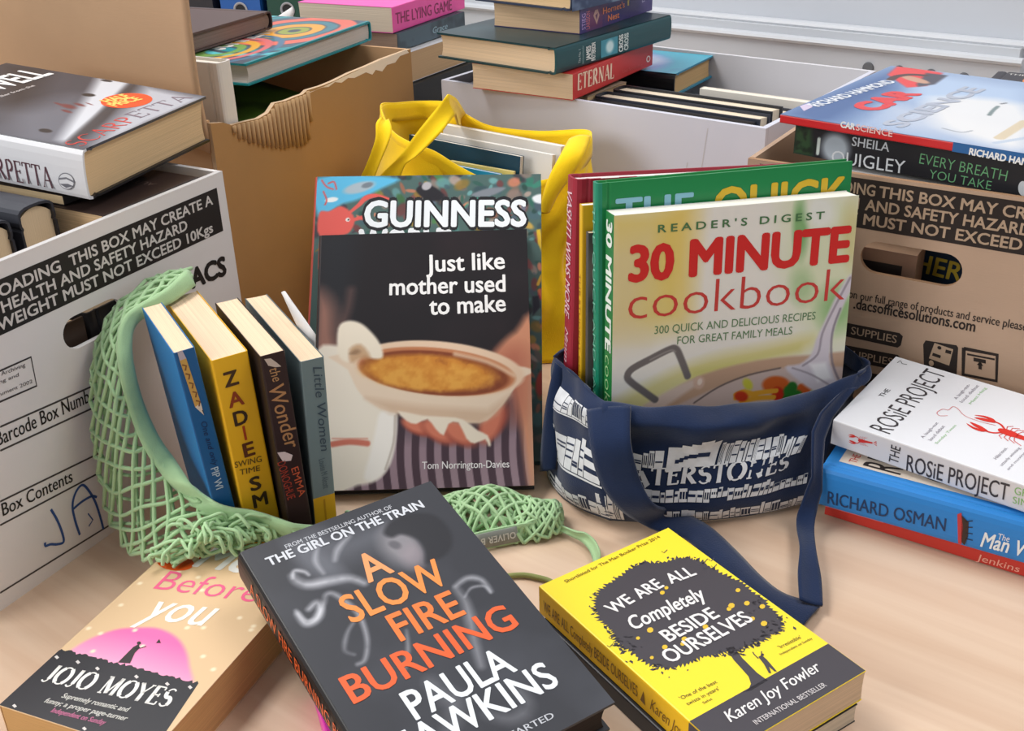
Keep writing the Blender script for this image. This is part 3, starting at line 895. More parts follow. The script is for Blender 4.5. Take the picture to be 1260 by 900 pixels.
P.mix(P.poly([(850, 455), (920, 440), (985, 424), (985, 432), (920, 448), (850, 466)], .008), (208, 202, 110), .6)
P.mix(P.poly([(786, 505), (820, 484), (865, 461), (930, 444), (1000, 437), (1052, 440), (1050, 520), (780, 520)], .003, 3), (196, 160, 134))
P.mix(P.poly([(820, 505), (866, 484), (910, 466), (955, 454), (1000, 452), (1052, 458), (1050, 520), (800, 520)], .003, 3), (205, 182, 174))
P.mix(P.line([(854, 496), (885, 476), (920, 462), (960, 453)], .0016), (92, 80, 78), .8)
P.mix(P.poly([(786, 505), (812, 486), (850, 468), (862, 470), (840, 486), (810, 505)], .004, 3), (226, 206, 196), .8)
P.mix(P.line([(806, 492), (792, 482), (776, 470), (772, 463), (778, 454), (800, 442), (824, 430), (832, 430), (838, 442), (846, 463)], .0062, .0012, 5), (112, 106, 106)); P.mix(P.line([(800, 443), (824, 431.5), (831, 433)], .0015), (160, 154, 152), .7)
P.mix(P.ell((860, 471), (867, 469), (859, 463), .4), (214, 180, 160)); P.mix(P.ell((861, 470), (864, 469), (861, 466), .5), (238, 216, 200))
# food
P.mix(P.ell((955, 474), (972, 474), (955, 463), .3), (204, 96, 40)); P.mix(P.ell((958, 486), (966, 490), (956, 495), .3), (190, 46, 30))
for q in ([(905, 490), (930, 484), (955, 481)], [(912, 494), (932, 490), (952, 489)], [(905, 486), (916, 482), (930, 487)]): P.mix(P.line(q, .0045), (222, 160, 52))
P.mix(P.ell((912, 488), (920, 490), (910, 494), .4), (196, 60, 34)); P.mix(P.ell((920, 473), (926, 474), (919, 466), .6), (206, 200, 70))
P.mix(P.ell((990, 478), (1000, 477), (990, 471), .3), (198, 90, 40))
for c, r in (((972, 482), 8), ((980, 488), 8), ((970, 491), 7), ((975, 476), 6)): P.mix(P.ell(c, (c[0] + r, c[1]), (c[0], c[1] - r), .4), (44, 92 + r * 3, 44))
P.mix(P.line([(980, 492), (992, 488), (1003, 480)], .005), (140, 160, 60))
# glass ladle
P.mix(P.poly([(1046, 338), (1052, 346), (1040, 372), (1030, 396), (1022, 424), (1022, 448), (1034, 478), (1044, 492), (1010, 486), (984, 470), (966, 452), (984, 448), (998, 436), (1004, 418), (1016, 392), (1030, 362)], .003, 3), (214, 206, 216))
P.mix(P.line([(1046, 342), (1028, 376), (1012, 410), (1006, 436), (988, 450)], .0022, .001), (150, 140, 152), .8); P.mix(P.line([(1034, 380), (1024, 410), (1024, 446), (1036, 476)], .0022, .001), (128, 118, 130), .8)
P.mix(P.poly([(996, 448), (1016, 446), (1024, 466), (1006, 470)], .004), (244, 242, 246)); P.mix(P.line([(975, 453), (1000, 462), (1030, 480)], .0016), (152, 142, 152), .8)
P.lay(B.mb)
RD = (216, 34, 30)
B.F.txt(B.mb, "READER'S DIGEST", (809.3, 286.3), (1014, 269.3), (809.3, 277), (78, 122, 76), 2, bold=.018, space=1.5)
B.F.txt(B.mb, '30', (772.5, 346), (828.5, 341.8), (772.7, 304.4), RD, 2, bold=.045)
B.F.txt(B.mb, 'MINUTE', (847, 339.4), (1044.5, 320.5), (847, 297), RD, 2, bold=.045)
B.F.txt(B.mb, 'cookbook', (772.5, 393.8), (1038.5, 369), (772.7, 352), (206, 58, 52), 2, bold=-.012)
B.F.txt(B.mb, '300 QUICK AND DELICIOUS RECIPES', (805, 411.3), (1003, 393), (805, 401.6), (92, 132, 88), 2)
B.F.txt(B.mb, 'FOR GREAT FAMILY MEALS', (833, 424), (974.4, 411.2), (833, 414.5), (92, 132, 88), 2)
S = B.S
def sp(B, s, u0, u1, v0, v1, col, **k):
    B.S.txt(B.mb, s, (u0, v0), (u1, v0), (u0, v1), col, 2, False, **k)
sp(B, '30 MINUTE', .006, .118, .004, .0165, (238, 244, 236), bold=.04)
sp(B, 'cookbook', .122, .21, .004, .0165, (168, 214, 150), bold=-.01)
B.done()

# --- green hardback behind it
B = Book('cookbook', 'tall green hardback with pale blue and yellow title behind the white cookbook',
         (.0730, .8645, .014), (1.478, .021, .248), .2318, .2626, .012, 'hard', (24, 134, 72), (34, 140, 108), (24, 134, 72), push=.98, m=GLOSS, bulge=.002)
B.F.txt(B.mb, 'THE', (757, 277), (853, 268), (756.5, 246), (140, 196, 214), 2, bold=.03)
B.F.txt(B.mb, 'QUICK', (877, 274), (1040, 258), (876.5, 233), (226, 186, 44), 2, bold=.03)
sp(B, 'THE QUICK AND EASY', .02, .2, .003, .009, (120, 196, 170))
B.done()

# --- dark slim book, thin yellow book, red book
nq = Vector((math.sin(.26), -math.cos(.26), 0))   # direction from the red book towards the viewer
B = Book('paperback', 'slim grey and black book squeezed between the yellow and green books in the navy bag',
         Vector((.0645, .8760, .014)), (1.485, .03, .250), .165, .216, .0075, 'paper', (54, 54, 56), (78, 78, 80), push=.98, m=SATIN)
P = Paint(B.F, B.W, B.H, .003, (60, 58, 60)); P.mix(P.noise(.03, 5), (170, 150, 140), .9); P.lay(B.mb)
B.done()
B = Book('paperback', 'thin yellow book beside the red spine in the navy bag',
         (.0588, .8870, .014), (1.488, .032, .250), .17, .2366, .0081, 'paper', (224, 176, 34), (232, 184, 40), push=.98, pages=(244, 240, 232), m=SATIN)
sp(B, 'THE STUDENT COOKBOOK', .06, .2, .0022, .006, (170, 110, 30))
B.done()
B = Book('hardback', 'dark red hardback with white handwritten spine at the back of the navy bag',
         (.0473, .9140, .014), (1.480, .056, .245), .2170, .2535, .0245, 'hard', (150, 34, 52), (160, 40, 58), (150, 34, 52), push=.98, pages=(240, 228, 226), m=SATIN)
for i in range(12):
    if i % 2 == 0: B.mb.box((.02 + .016 * i, B.H - .0001, B.T - .0024), (.036 + .016 * i, B.H + .0002, B.T), 0, (236, 230, 226))
sp(B, 'VASHTI WINS MORE', .012, .125, .006, .0185, (232, 196, 204), shear=.25, bold=.012)
sp(B, 'Mmm home bake', .135, .235, .008, .017, (232, 196, 204), shear=.3)
B.done()

# ================================================================== four paperbacks in the green net
def netbook(loc, rot, W, H, T, label, front, spine, pages=(244, 222, 194)):
    return Book('paperback', label, loc, rot, W, H, T, 'paper', front, spine, front, pages, m=SATIN)
NP = (238, 210, 178)
B = netbook((-.2340, .7275, .0395), (1.505, .008, 2.072), .098, .1695, .0158, 'blue paperback with a pencil on its spine, leftmost in the green net bag', (26, 116, 178), (16, 92, 150), NP)
B.S.poly(B.mb, [(218, 433), (224, 431), (229, 441), (221, 444)], (186, 178, 190), 2)
B.S.poly(B.mb, [(221, 444), (229, 441), (247, 496), (240, 501)], (206, 164, 84), 2)
B.S.poly(B.mb, [(240, 501), (247, 496), (251, 511)], (226, 214, 196), 2); B.S.poly(B.mb, [(248.5, 505), (249.6, 504.2), (251, 511)], (40, 40, 44), 3)
for k in range(5): B.S.line(B.mb, [(224 + 4.2 * k, 449 + 11 * k), (229 + 4.2 * k, 450 + 11 * k), (228 + 4.2 * k, 456 + 11 * k)], .0011, (130, 84, 50), 3)
B.S.txt(B.mb, 'One and only', (247, 520), (262, 574), (254, 518), (16, 46, 90), 2, shear=.2)
B.S.txt(B.mb, 'PIP WI', (259, 577), (266, 603), (268, 574), (190, 214, 230), 2, bold=.01)
B.done()
B = netbook((-.2140, .7348, .003), (1.533, 0, 2.080), .1352, .1948, .0278, 'yellow paperback with widely spaced capitals down its spine in the green net bag', (240, 184, 36), (244, 190, 34), NP)
def letter(B, ch, c, h, w, col):      # one upright letter on a standing spine, centred on a point
    m = B.S.px(*c)
    B.S.txt(B.mb, ch, (m[0] + h / 2, m[1] - w / 2), (m[0] + h / 2, m[1] + w / 2), (m[0] - h / 2, m[1] - w / 2), col, 2, False, bold=.03)
for ch, c, w, col in (('Z', (284, 466), .011, (70, 46, 24)), ('A', (290, 491), .012, (150, 62, 24)), ('D', (296, 514), .011, (60, 40, 24)), ('I', (301, 533), .002, (176, 66, 24)), ('E', (306, 553), .009, (96, 50, 24)), ('S', (314, 595), .009, (60, 44, 24)), ('M', (320, 615), .012, (60, 44, 24))):
    letter(B, ch, c, .0118, w, col)
B.S.txt(B.mb, 'SWING', (289, 576), (322, 568), (288, 569), (104, 78, 24), 2, bold=.01)
B.S.txt(B.mb, 'TIME', (295, 585), (320, 579), (294, 578.5), (104, 78, 24), 2, bold=.01)
B.done()
B = netbook((-.1795, .7306, .003), (1.552, .02, 2.062), .1213, .1966, .0190, 'black paperback with a bird above its title in the green net bag', (34, 26, 26), (46, 28, 30), NP)
B.S.poly(B.mb, [(325, 442), (333, 441), (340, 446), (346, 451), (339, 452), (330, 450)], (206, 190, 176), 2)
B.S.txt(B.mb, 'the', (331, 455), (336, 471), (343, 452), (186, 142, 96), 2, shear=.2)
B.S.txt(B.mb, 'Wonder', (330, 478), (352, 554), (349, 473), (180, 132, 88), 2, shear=.15, bold=.01)
B.S.poly(B.mb, [(341, 557), (350, 556), (360, 560), (358, 567), (348, 568), (344, 562)], (224, 206, 206), 2)
B.S.txt(B.mb, 'EMMA', (358, 577), (368, 612), (367, 575), (206, 96, 62), 2); B.S.txt(B.mb, 'DONOGHUE', (341, 570), (354, 616), (351, 567), (170, 66, 50), 2)
B.done()
B = netbook((-.1643, .7453, .003), (1.597, -.02, 2.073), .1340, .1852, .0190, 'grey-blue paperback with a yellow foot to its spine, rightmost in the green net bag', (92, 108, 112), (118, 138, 142), NP)
B.S.txt(B.mb, 'Little Women', (385, 452), (395, 556), (396, 450), (64, 82, 96), 2, shear=.2)
B.S.txt(B.mb, 'Louisa M Alcott', (392, 566), (398, 602), (400, 564), (84, 102, 112), 2)
u1 = B.S.px(397, 611)[0]
B.S.poly(B.mb, [(u1, .0004), (B.H, .0004), (B.H, B.T - .0004), (u1, B.T - .0004)], (222, 172, 30), 1, px=False)
B.S.line(B.mb, [(u1 + .003, .0095), (B.H, .0095)], .0015, (190, 140, 24), 2, px=False)
B.done()
# white card poking up behind the grey-blue one
mb = MB(); a = at_y(346, 360, .825); b = at_y(351, 359, .827); c = at_y(388, 412, .785); d = at_y(386, 425, .785)
strip(mb, [a, d + Vector((0, .002, -.02))], [b, c], .0008, 4, 3, .001, (214, 210, 208))
tag(mb.build('bookmark', MATTE), 'pale card sticking up behind the grey-blue paperback', 'bookmark')

# ================================================================== books lying in the foreground
# --- tan paperback
B = Book('paperback', 'tan paperback with pink dome and black author panel, lying at the front left',
         (-.3443, .5552, .0), (0, -.004, -.392), .1225, .2025, .0365, 'paper', (226, 192, 150), (216, 180, 138), (226, 192, 150), pages=(206, 164, 110), m=SATIN)
P = Paint(B.F, .1225, .2025, .0009, (224, 190, 148))
dm = P.poly([(84, 806), (104, 790), (140, 776), (170, 773), (195, 774), (216, 784), (228, 800), (233, 820), (234, 845), (180, 832), (110, 812)], .0035, 4)
gr = np.clip((P.Y - .045) / .045, 0, 1)[..., None]
P.Cc = P.Cc * (1 - dm[..., None]) + (np.array((250, 186, 206)) * (1 - gr) + np.array((244, 110, 172)) * gr) * dm[..., None]
for i in range(26):
    x, y = rr.rand() * .12, .06 + .13 * rr.rand()
    P.mix(P.ell((x, y), (x + .0018, y), (x, y + .0018), .9, px=False), (250, 232, 200), .9)
P.lay(B.mb)
L0 = [(68, 800), (0, 868), (-8, 880), (170, 921), (243, 843)]
tl = B.F.px(68, 800); trr = B.F.px(243, 843)
edge = []
for i in range(61):
    t = i / 60; q = trr * (1 - t) + tl * t
    edge.append((min(max(q[0], 0), .1225), q[1] + random.uniform(0, .003)))
B.F.poly(B.mb, [(0, .0003), (.1225, .0003)] + edge, (40, 39, 44), 1, px=False)
WS = (232, 228, 222)
B.F.txt(B.mb, 'Me', (236, 697), (304, 706), (252, 671), WS, 2, shear=.3, bold=.03)
B.F.txt(B.mb, 'Before', (188, 725), (312, 742), (201, 702), (238, 100, 140), 2, shear=.1, bold=-.005)
B.F.txt(B.mb, 'you', (168, 761), (256, 772), (187, 728), (248, 242, 230), 2, shear=.35, bold=.012)
B.F.txt(B.mb, 'JOJO MOYES', (50, 838), (206, 871), (64, 818), WS, 2, serif=(.2, .08, .2), shear=.2)
for s, a, b, t, c in (('Supremely romantic and', (75, 859), (157, 877), (77, 853), (206, 204, 196)), ('funny; a proper page-turner', (54, 865), (155, 888), (56, 859), (206, 204, 196)), ('Independent on Sunday', (62, 877), (128, 893), (64, 871), (196, 110, 146))):
    B.F.txt(B.mb, s, a, b, t, c, 2, shear=.2, bold=.02)
DK2 = (46, 38, 40)
B.F.poly(B.mb, [(145, 816), (158, 803), (164, 797), (171, 793), (172, 798), (166, 804), (160, 817)], DK2, 2); B.F.disc(B.mb, (171, 792), (173.5, 792.3), (171.5, 790), DK2, 2)
B.F.line(B.mb, [(166, 799), (174, 798), (180, 796)], .0008, DK2, 2); B.F.poly(B.mb, [(192, 792), (196, 787), (198, 792)], DK2, 2)
for q in ((70, 809), (96, 815), (120, 823), (168, 833), (206, 842), (234, 846), (18, 869), (104, 897)):
    B.F.poly(B.mb, [(q[0] - 3, q[1]), (q[0], q[1] - 2), (q[0] + 3, q[1] + 1), (q[0], q[1] + 3)], (214, 208, 204), 2)
B.F.disc(B.mb, (216, 693), (238, 697), (222, 684), (226, 92, 30), 2); B.F.poly(B.mb, [(244, 684), (256, 677), (256, 685), (246, 692)], (226, 92, 30), 2)
B.done()

# --- pink book under the black one
B = Book('hardback', 'bright pink book mostly hidden under the black hardback', (-.092, .432, 0), (0, 0, .33), .13, .17, .0185, 'paper', (228, 60, 176), (232, 70, 180), pages=(236, 222, 206), m=SATIN)
B.done()

# --- black hardback
B = Book('hardback', 'black hardback with orange capitals and white smoke, tilted at the front centre',
         (-.0733, .4507, .0200), (.183, -.010, .563), .1530, .2355, .0290, 'hard', (50, 51, 57), (22, 22, 24), (44, 45, 50), pages=(60, 54, 50), m=SATIN)
P = Paint(B.F, .1530, .2355, .0008, (54, 55, 61))
P.mix(np.clip((P.noise(.06, 21, 4) - .45) * 2.5, 0, 1), (78, 80, 88), .55)
SMK = np.array((226, 226, 232))
P.mix(P.ell((388, 690), (420, 700), (372, 668), 1.), (110, 112, 120), .6)
P.mix(P.poly([(365, 665), (385, 650), (420, 660), (470, 640), (500, 640), (505, 660), (470, 672), (430, 690), (420, 705), (395, 712), (372, 700)], .02, 3), (108, 110, 118), .55)
P.mix(P.ell((494, 672), (520, 676), (492, 650), .9), (150, 146, 150), .8); P.mix(P.ell((486, 671), (494, 672), (485, 666), .6), (84, 82, 88), .7); P.mix(P.ell((508, 684), (522, 690), (504, 698), 1.), (152, 140, 146), .6)
P.mix(P.poly([(472, 656), (482, 641), (506, 632), (534, 634), (552, 650), (557, 668), (550, 682), (536, 690), (524, 694), (522, 678), (512, 664), (494, 658), (482, 662)], .004, 4), (40, 40, 45), .95)
for q, w_, a_ in (([(360, 709), (366, 716), (380, 720), (404, 716), (430, 712), (448, 718)], .009, .75), ([(360, 712), (362, 703), (374, 704), (380, 708)], .004, .9), ([(364, 752), (376, 764), (390, 760), (398, 744), (402, 732), (414, 733), (436, 750), (446, 766), (452, 790), (449, 812), (440, 818)], .005, .6),
                  ([(366, 756), (376, 768), (388, 764), (394, 752), (390, 742), (380, 750)], .007, .8), ([(436, 806), (424, 800), (428, 778), (440, 760)], .004, .4), ([(500, 776), (502, 800), (497, 830)], .004, .4), ([(560, 722), (575, 712), (592, 714), (604, 728)], .006, .6), ([(562, 726), (572, 740), (578, 760), (584, 790), (592, 820)], .009, .45), ([(604, 730), (596, 722), (580, 724), (572, 735)], .003, .5), ([(530, 840), (545, 852), (560, 870), (552, 900)], .016, .25), ([(600, 880), (630, 885), (650, 870), (640, 850)], .012, .25), ([(392, 668), (388, 690), (398, 706)], .005, .45), ([(430, 660), (416, 676), (412, 690)], .006, .5)):
    P.mix(P.line(q, w_ * .55, w_ * .9, 8, taper=.7) * np.clip(.5 + 1.1 * P.noise(.012, 31), 0, 1), SMK, min(1, a_ * 1.25))
P.lay(B.mb)
GR = (196, 198, 204)
B.F.txt(B.mb, 'FROM THE BESTSELLING AUTHOR OF', (352.5, 676), (483.5, 626), (350, 671.5), GR, 2, bold=.01)
B.F.txt(B.mb, 'THE GIRL ON THE TRAIN', (331, 697.5), (523, 624.5), (326, 688), (214, 216, 222), 2, bold=.03)
OR1, OR2, OR3 = (236, 126, 62), (240, 146, 74), (232, 100, 52)
UP = (-17, -27)
def up(a, f=1, g=UP): return (a[0] + g[0] * f, a[1] + g[1] * f)
B.F.txt(B.mb, 'A', (453.3, 718), (485.6, 703.5), up((453.3, 718), 1.1), (240, 160, 104), 2, bold=.02)
B.F.txt(B.mb, 'SLOW', (433, 768), (556, 716), up((433, 768), 1.12), OR2, 2, bold=.02)
B.F.txt(B.mb, 'FIRE', (493, 790), (574, 755.5), up((493, 790), 1.12), OR1, 2, bold=.02)
B.F.txt(B.mb, 'BURNING', (435, 867), (640, 770), up((435, 867), 1.12), OR3, 2, bold=.02)
B.F.txt(B.mb, 'PAULA', (511.7, 887), (637, 825), (491.7, 855), (232, 236, 240), 2, bold=.02)
B.F.txt(B.mb, 'HAWKINS', (490, 945), (690, 842), (470, 913), (232, 236, 240), 2, bold=.02)
B.F.txt(B.mb, 'IT HAD TO BE STARTED', (516, 964), (683, 883.5), (513, 956), GR, 2, bold=.01)
sp(B, 'A SLOW FIRE BURNING', .022, .15, .010, .022, (220, 96, 44), bold=.01)
sp(B, 'PAULA HAWKINS', .155, .225, .010, .022, (220, 96, 44), bold=.01)
B.done()

# --- yellow paperback and the dark book under it
B = Book('paperback', 'dark slim book lying under the yellow paperback with the black tree', (.1205, .4885, 0), (0, 0, .573), .123, .192, .0155, 'paper', (44, 44, 48), (34, 36, 42), pages=(222, 208, 186), m=SATIN)
B.done()
B = Book('paperback', 'yellow paperback with a black tree on its cover, lying at the front right',
         (.1224, .4903, .0160), (0, -.004, .573), .1248, .1979, .0255, 'paper', (254, 226, 56), (240, 190, 28), (254, 226, 56), pages=(226, 200, 170), m=SATIN)
TB = (72, 68, 74); F = B.F
band = [F.px(848.9, 887.9), F.px(1020, 792)]
F.poly(B.mb, [(0.0003, .0003), (.1245, .0003), (.1245, band[1][1]), (0.0003, band[0][1])], TB, 1, px=False)
out = [(731, 745), (735, 732), (745, 722), (760, 711), (778, 700), (795, 693), (815, 692), (835, 687), (850, 688), (862, 691), (880, 702), (900, 712), (918, 722), (934, 735), (948, 748), (958, 762), (962, 774), (950, 782), (935, 790), (915, 797), (895, 803), (880, 806), (862, 810), (845, 817), (825, 822), (808, 820), (790, 812), (772, 800), (760, 790), (755, 780), (748, 772), (738, 762)]
uv = cr(np.array([F.px(*q) for q in out]), 8, True); jag = []
cen = uv.mean(0)
for i, q in enumerate(uv):
    r = random.uniform(.0004, .0036) if i % 2 else random.uniform(-.0016, .0004)
    d = (q - cen) / np.linalg.norm(q - cen); jag.append(tuple(q + d * r))
F.poly(B.mb, jag, TB, 1, px=False)
for i in range(150):      # loose leaves round the crown
    q = uv[random.randrange(len(uv))]; d = (q - cen) / np.linalg.norm(q - cen)
    if random.random() < .45: q = np.array(F.px(*random.choice([(950, 770), (938, 788), (905, 802), (820, 824), (760, 792), (775, 804), (930, 745)]))) + np.array((random.gauss(0, .005), random.gauss(0, .004)))
    c = q + d * random.uniform(0, .0035); a = random.random() * 6.3; l = random.uniform(.001, .0027)
    if c[1] < band[0][1] + .012 or c[0] < .002 or c[0] > .1228: continue
    e = np.array((math.cos(a), math.sin(a))) * l; n_ = np.array((-e[1], e[0])) * .5
    F.poly(B.mb, [tuple(c - e), tuple(c - n_), tuple(c + e), tuple(c + n_)], TB, 1, px=False)
YE = (232, 192, 60)
for c, r in (((908, 727), 3), ((900, 746), 4), ((897, 750), 3), ((919, 743), 3.5), ((800, 776), 4), ((785, 786), 2.5), ((842, 787), 3.5), ((868, 772), 3.5), ((840, 793), 3), ((818, 797), 3.5), ((815, 730), 3), ((938, 747), 3.5), ((802, 810), 2.5), ((940, 768), 4), ((926, 762), 3), ((820, 724), 2.5)):
    F.disc(B.mb, c, (c[0] + r, c[1] - r * .3), (c[0] - r * .3, c[1] - r * .8), YE, 2, n=7)
F.poly(B.mb, [(893, 798), (903, 796), (913, 810), (922, 819), (931, 828), (937.6, 833), (945, 838), (925, 850), (912, 853), (921, 849), (924, 842), (921, 833), (913, 824), (903, 813)], TB, 1)
F.line(B.mb, [(905, 800), (913, 803), (917, 798), (916, 790)], .0008, TB, 1, smooth=4); F.line(B.mb, [(900, 808), (894, 800)], .0007, TB, 1)
F.poly(B.mb, [(933, 809), (937, 807), (943, 812), (950, 820), (956, 827), (953, 827), (946, 821), (949, 829), (946, 829), (940, 818)], TB, 2); F.line(B.mb, [(933, 811), (928, 806), (926, 803)], .0008, TB, 2); F.line(B.mb, [(937, 809), (937, 802)], .0007, TB, 2); F.disc(B.mb, (938, 806.5), (940, 806), (937.5, 805), TB, 2)
for q in ((817, 680), (867, 691), (875, 690), (878, 698), (752, 786), (750, 796), (868, 700)):
    F.line(B.mb, [(q[0] - 3, q[1] - 1), (q[0], q[1] + 1), (q[0] + 4, q[1] - 3)], .0006, TB, 2)
WT = (238, 234, 232); BG = (70, 60, 40)
F.txt(B.mb, 'Shortlisted for The Man Booker Prize 2014', (697, 718), (813, 662), (696, 714), (120, 96, 30), 2, bold=.01)
UPK = (-12.5, -9.5)
F.txt(B.mb, 'WE', (755, 756.5), (782, 740.5), up((755, 756.5), 1, UPK), WT, 3, bold=.024)
F.txt(B.mb, 'ARE', (788, 738), (818, 722), up((788, 738), 1, UPK), WT, 3, bold=.024)
F.txt(B.mb, 'ALL', (826, 719.5), (858, 707.5), up((826, 719.5), 1, UPK), WT, 3, bold=.024)
F.txt(B.mb, 'Completely', (781, 776), (872, 735.5), up((781, 776), 1.05, (-12, -13)), WT, 3, bold=.024, shear=.3)
F.txt(B.mb, 'BESIDE', (823.5, 791), (886.5, 759), up((823.5, 791), 1, (-13, -12)), WT, 3, bold=.024)
F.txt(B.mb, 'OURSELVES', (825, 817.5), (928, 764), up((825, 817.5), 1, (-13, -13.5)), WT, 3, bold=.024)
F.txt(B.mb, "'One of the best", (838.5, 862), (883, 841), (836, 858), BG, 2); F.txt(B.mb, "twists in years'", (846.5, 869), (886, 849), (844, 865), BG, 2); F.txt(B.mb, 'Sefet', (866, 867), (877, 861.5), (865, 864), BG, 2)
F.txt(B.mb, "'Irresistible'", (960, 799), (987, 785.5), (958, 795), BG, 2); F.txt(B.mb, 'Independent on Sunday', (961, 807), (1000, 787), (960, 804), BG, 2)
F.txt(B.mb, 'Karen Joy Fowler', (899, 890), (1013, 824), (889, 878), WT, 3, shear=.3, bold=.012)
F.txt(B.mb, 'INTERNATIONAL BESTSELLER', (931, 893), (1018, 845), (927, 887.5), (212, 206, 206), 3, bold=.01)
DB = (120, 84, 26)
sp(B, 'WE ARE ALL Completely BESIDE OURSELVES', .006, .115, .007, .0165, DB, bold=.005)
sp(B, 'Karen Joy Fowler', .128, .185, .007, .0165, DB, shear=.3)
B.S.poly(B.mb, [(.118, .007), (.123, .006), (.121, .017)], DB, 2, px=False)
u1 = B.H - band[0][1]
B.S.poly(B.mb, [(u1, .0006), (B.H, .0006), (B.H, B.T - .0006), (u1, B.T - .0006)], TB, 1, px=False)
B.done()

# ================================================================== stack at the right
B = Book('paperback', 'slim red book at the bottom of the stack by the kraft box', (.4305, .6804, .0008), (0, 0, .965), .128, .2, .014, 'paper', (190, 42, 34), (200, 56, 46), pages=(232, 214, 190), m=SATIN)
B.S.txt(B.mb, 'Jenkins', (1201, 689), (1254, 704.5), (1203, 681.5), (240, 170, 150), 2, shear=.1)
B.S.poly(B.mb, [(.0, .0085), (.05, .010), (.05, .0138), (0, .0138)], (226, 120, 130), 1, px=False)
B.done()
B = Book('hardback', 'blue hardback with cream cover panel under the white paperback', (.4562, .6630, .0151), (0, 0, .999), .1130, .2360, .0375, 'hard', (48, 138, 214), (42, 130, 206), pages=(234, 220, 200), m=SATIN, bulge=.004)
F = B.F
F.poly(B.mb, [(.0145, .006), (.110, .006), (.110, .226), (.0145, .226)], (236, 222, 206), 1, px=False)
def side(s, y, x0, x1, h, c, bold=.02): F.txt(B.mb, s, (x0, y), (x1, y), (x0, y + h), c, 2, False, bold=bold)
F.txt(B.mb, 'RICHARD', (.018, .176), (.108, .176), (.018, .207), (52, 46, 46), 2, False, bold=.01)
F.txt(B.mb, 'OSMAN', (.022, .128), (.107, .128), (.022, .163), (52, 46, 46), 2, False, bold=.01)
F.txt(B.mb, 'THE MAN WHO', (.018, .2125), (.075, .2125), (.018, .219), (206, 60, 52), 2, False, bold=.01)
B.S.txt(B.mb, 'RICHARD OSMAN', (1018, 619.5), (1163, 654), (1021, 605), (28, 56, 96), 2, bold=.01)
B.S.poly(B.mb, [(1178, 633), (1183, 631), (1185, 650), (1183, 670), (1179, 669)], (196, 60, 60), 2); B.S.poly(B.mb, [(1183, 634), (1192, 643), (1191, 660), (1187, 671), (1183, 667)], (56, 40, 36), 2)
for k in range(4): B.S.line(B.mb, [(1188, 642 + 7 * k), (1197, 641 + 8 * k)], .0009, (36, 40, 56), 2)
B.S.txt(B.mb, 'The', (1228, 664), (1242, 667), (1229, 656.5), (234, 238, 240), 2, shear=.2)
B.S.txt(B.mb, 'Man Who', (1206, 672), (1292, 693), (1210, 655), (234, 238, 240), 2, shear=.25, bold=.02)
B.done()
B = Book('paperback', 'white paperback with a red lobster on top of the right-hand stack', (.4222, .6879, .0543), (.024, -.06, .868), .1296, .1980, .0247, 'paper', (230, 231, 236), (220, 218, 220), pages=(240, 230, 214), m=SATIN)
F = B.F; BK = (58, 54, 58); LB = (216, 50, 42)
F.txt(B.mb, 'ROSiE PROJECT', (1095, 535), (1164.5, 461), (1069, 526), BK, 2, bold=-.006)
F.txt(B.mb, 'THE', (1086.5, 489.5), (1096, 480.5), (1081, 487), BK, 2)
def lobster(F, mb, c, ex, ey, col, lay=2):
    """claws towards +ex, tail away; ex, ey are 2-D vectors on the face"""
    c = np.array(c); ex = np.array(ex); ey = np.array(ey)
    q = lambda a, b: tuple(c + ex * a + ey * b)
    F.poly(mb, [q(a, b) for a, b in cr([(-.1, .13), (.15, .17), (.4, .1), (.46, 0), (.4, -.1), (.15, -.17), (-.1, -.13), (-.16, 0)], 4, True)], col, lay, px=False)
    for i in range(5):
        a = -.2 - .15 * i; w = .13 - .012 * i
        F.poly(mb, [q(a + .09, w), q(a + .09, -w), q(a - .07, -w * .9), q(a - .07, w * .9)], col, lay, px=False)
    for s in (-1, 0, 1): F.poly(mb, [q(-.92, .04 * s), q(-1.22, .05 + .2 * s), q(-1.25, -.05 + .2 * s)], col, lay, px=False)
    for s in (-1, 1):
        F.line(mb, [q(.3, .12 * s), q(.5, .3 * s), q(.72, .34 * s)], .07 * np.linalg.norm(ex), col, lay, px=False, smooth=4)
        F.poly(mb, [q(a, b * s) for a, b in cr([(.66, .3), (.8, .46), (1.1, .46), (1.36, .3), (1.1, .36), (.92, .34), (1.1, .3), (1.3, .16), (1., .16), (.8, .22)], 3, True)], col, lay, px=False)
        for k in range(4): F.line(mb, [q(.25 - .12 * k, .14 * s), q(.3 - .16 * k, .32 * s), q(.16 - .2 * k, .44 * s)], .025 * np.linalg.norm(ex), col, lay, px=False)
    return q
c0 = F.px(1246, 535); c1 = F.px(1196, 517); ex = (c1 - c0) / 1.3
q = lobster(F, B.mb, c0, ex, (ex[1], -ex[0]), LB)
F.line(B.mb, [(1225, 524), (1205, 519), (1187, 512), (1178, 503), (1172, 501), (1167, 505), (1160, 504), (1153, 508), (1156, 512), (1166, 512)], .0005, (214, 90, 90), 2, smooth=5)
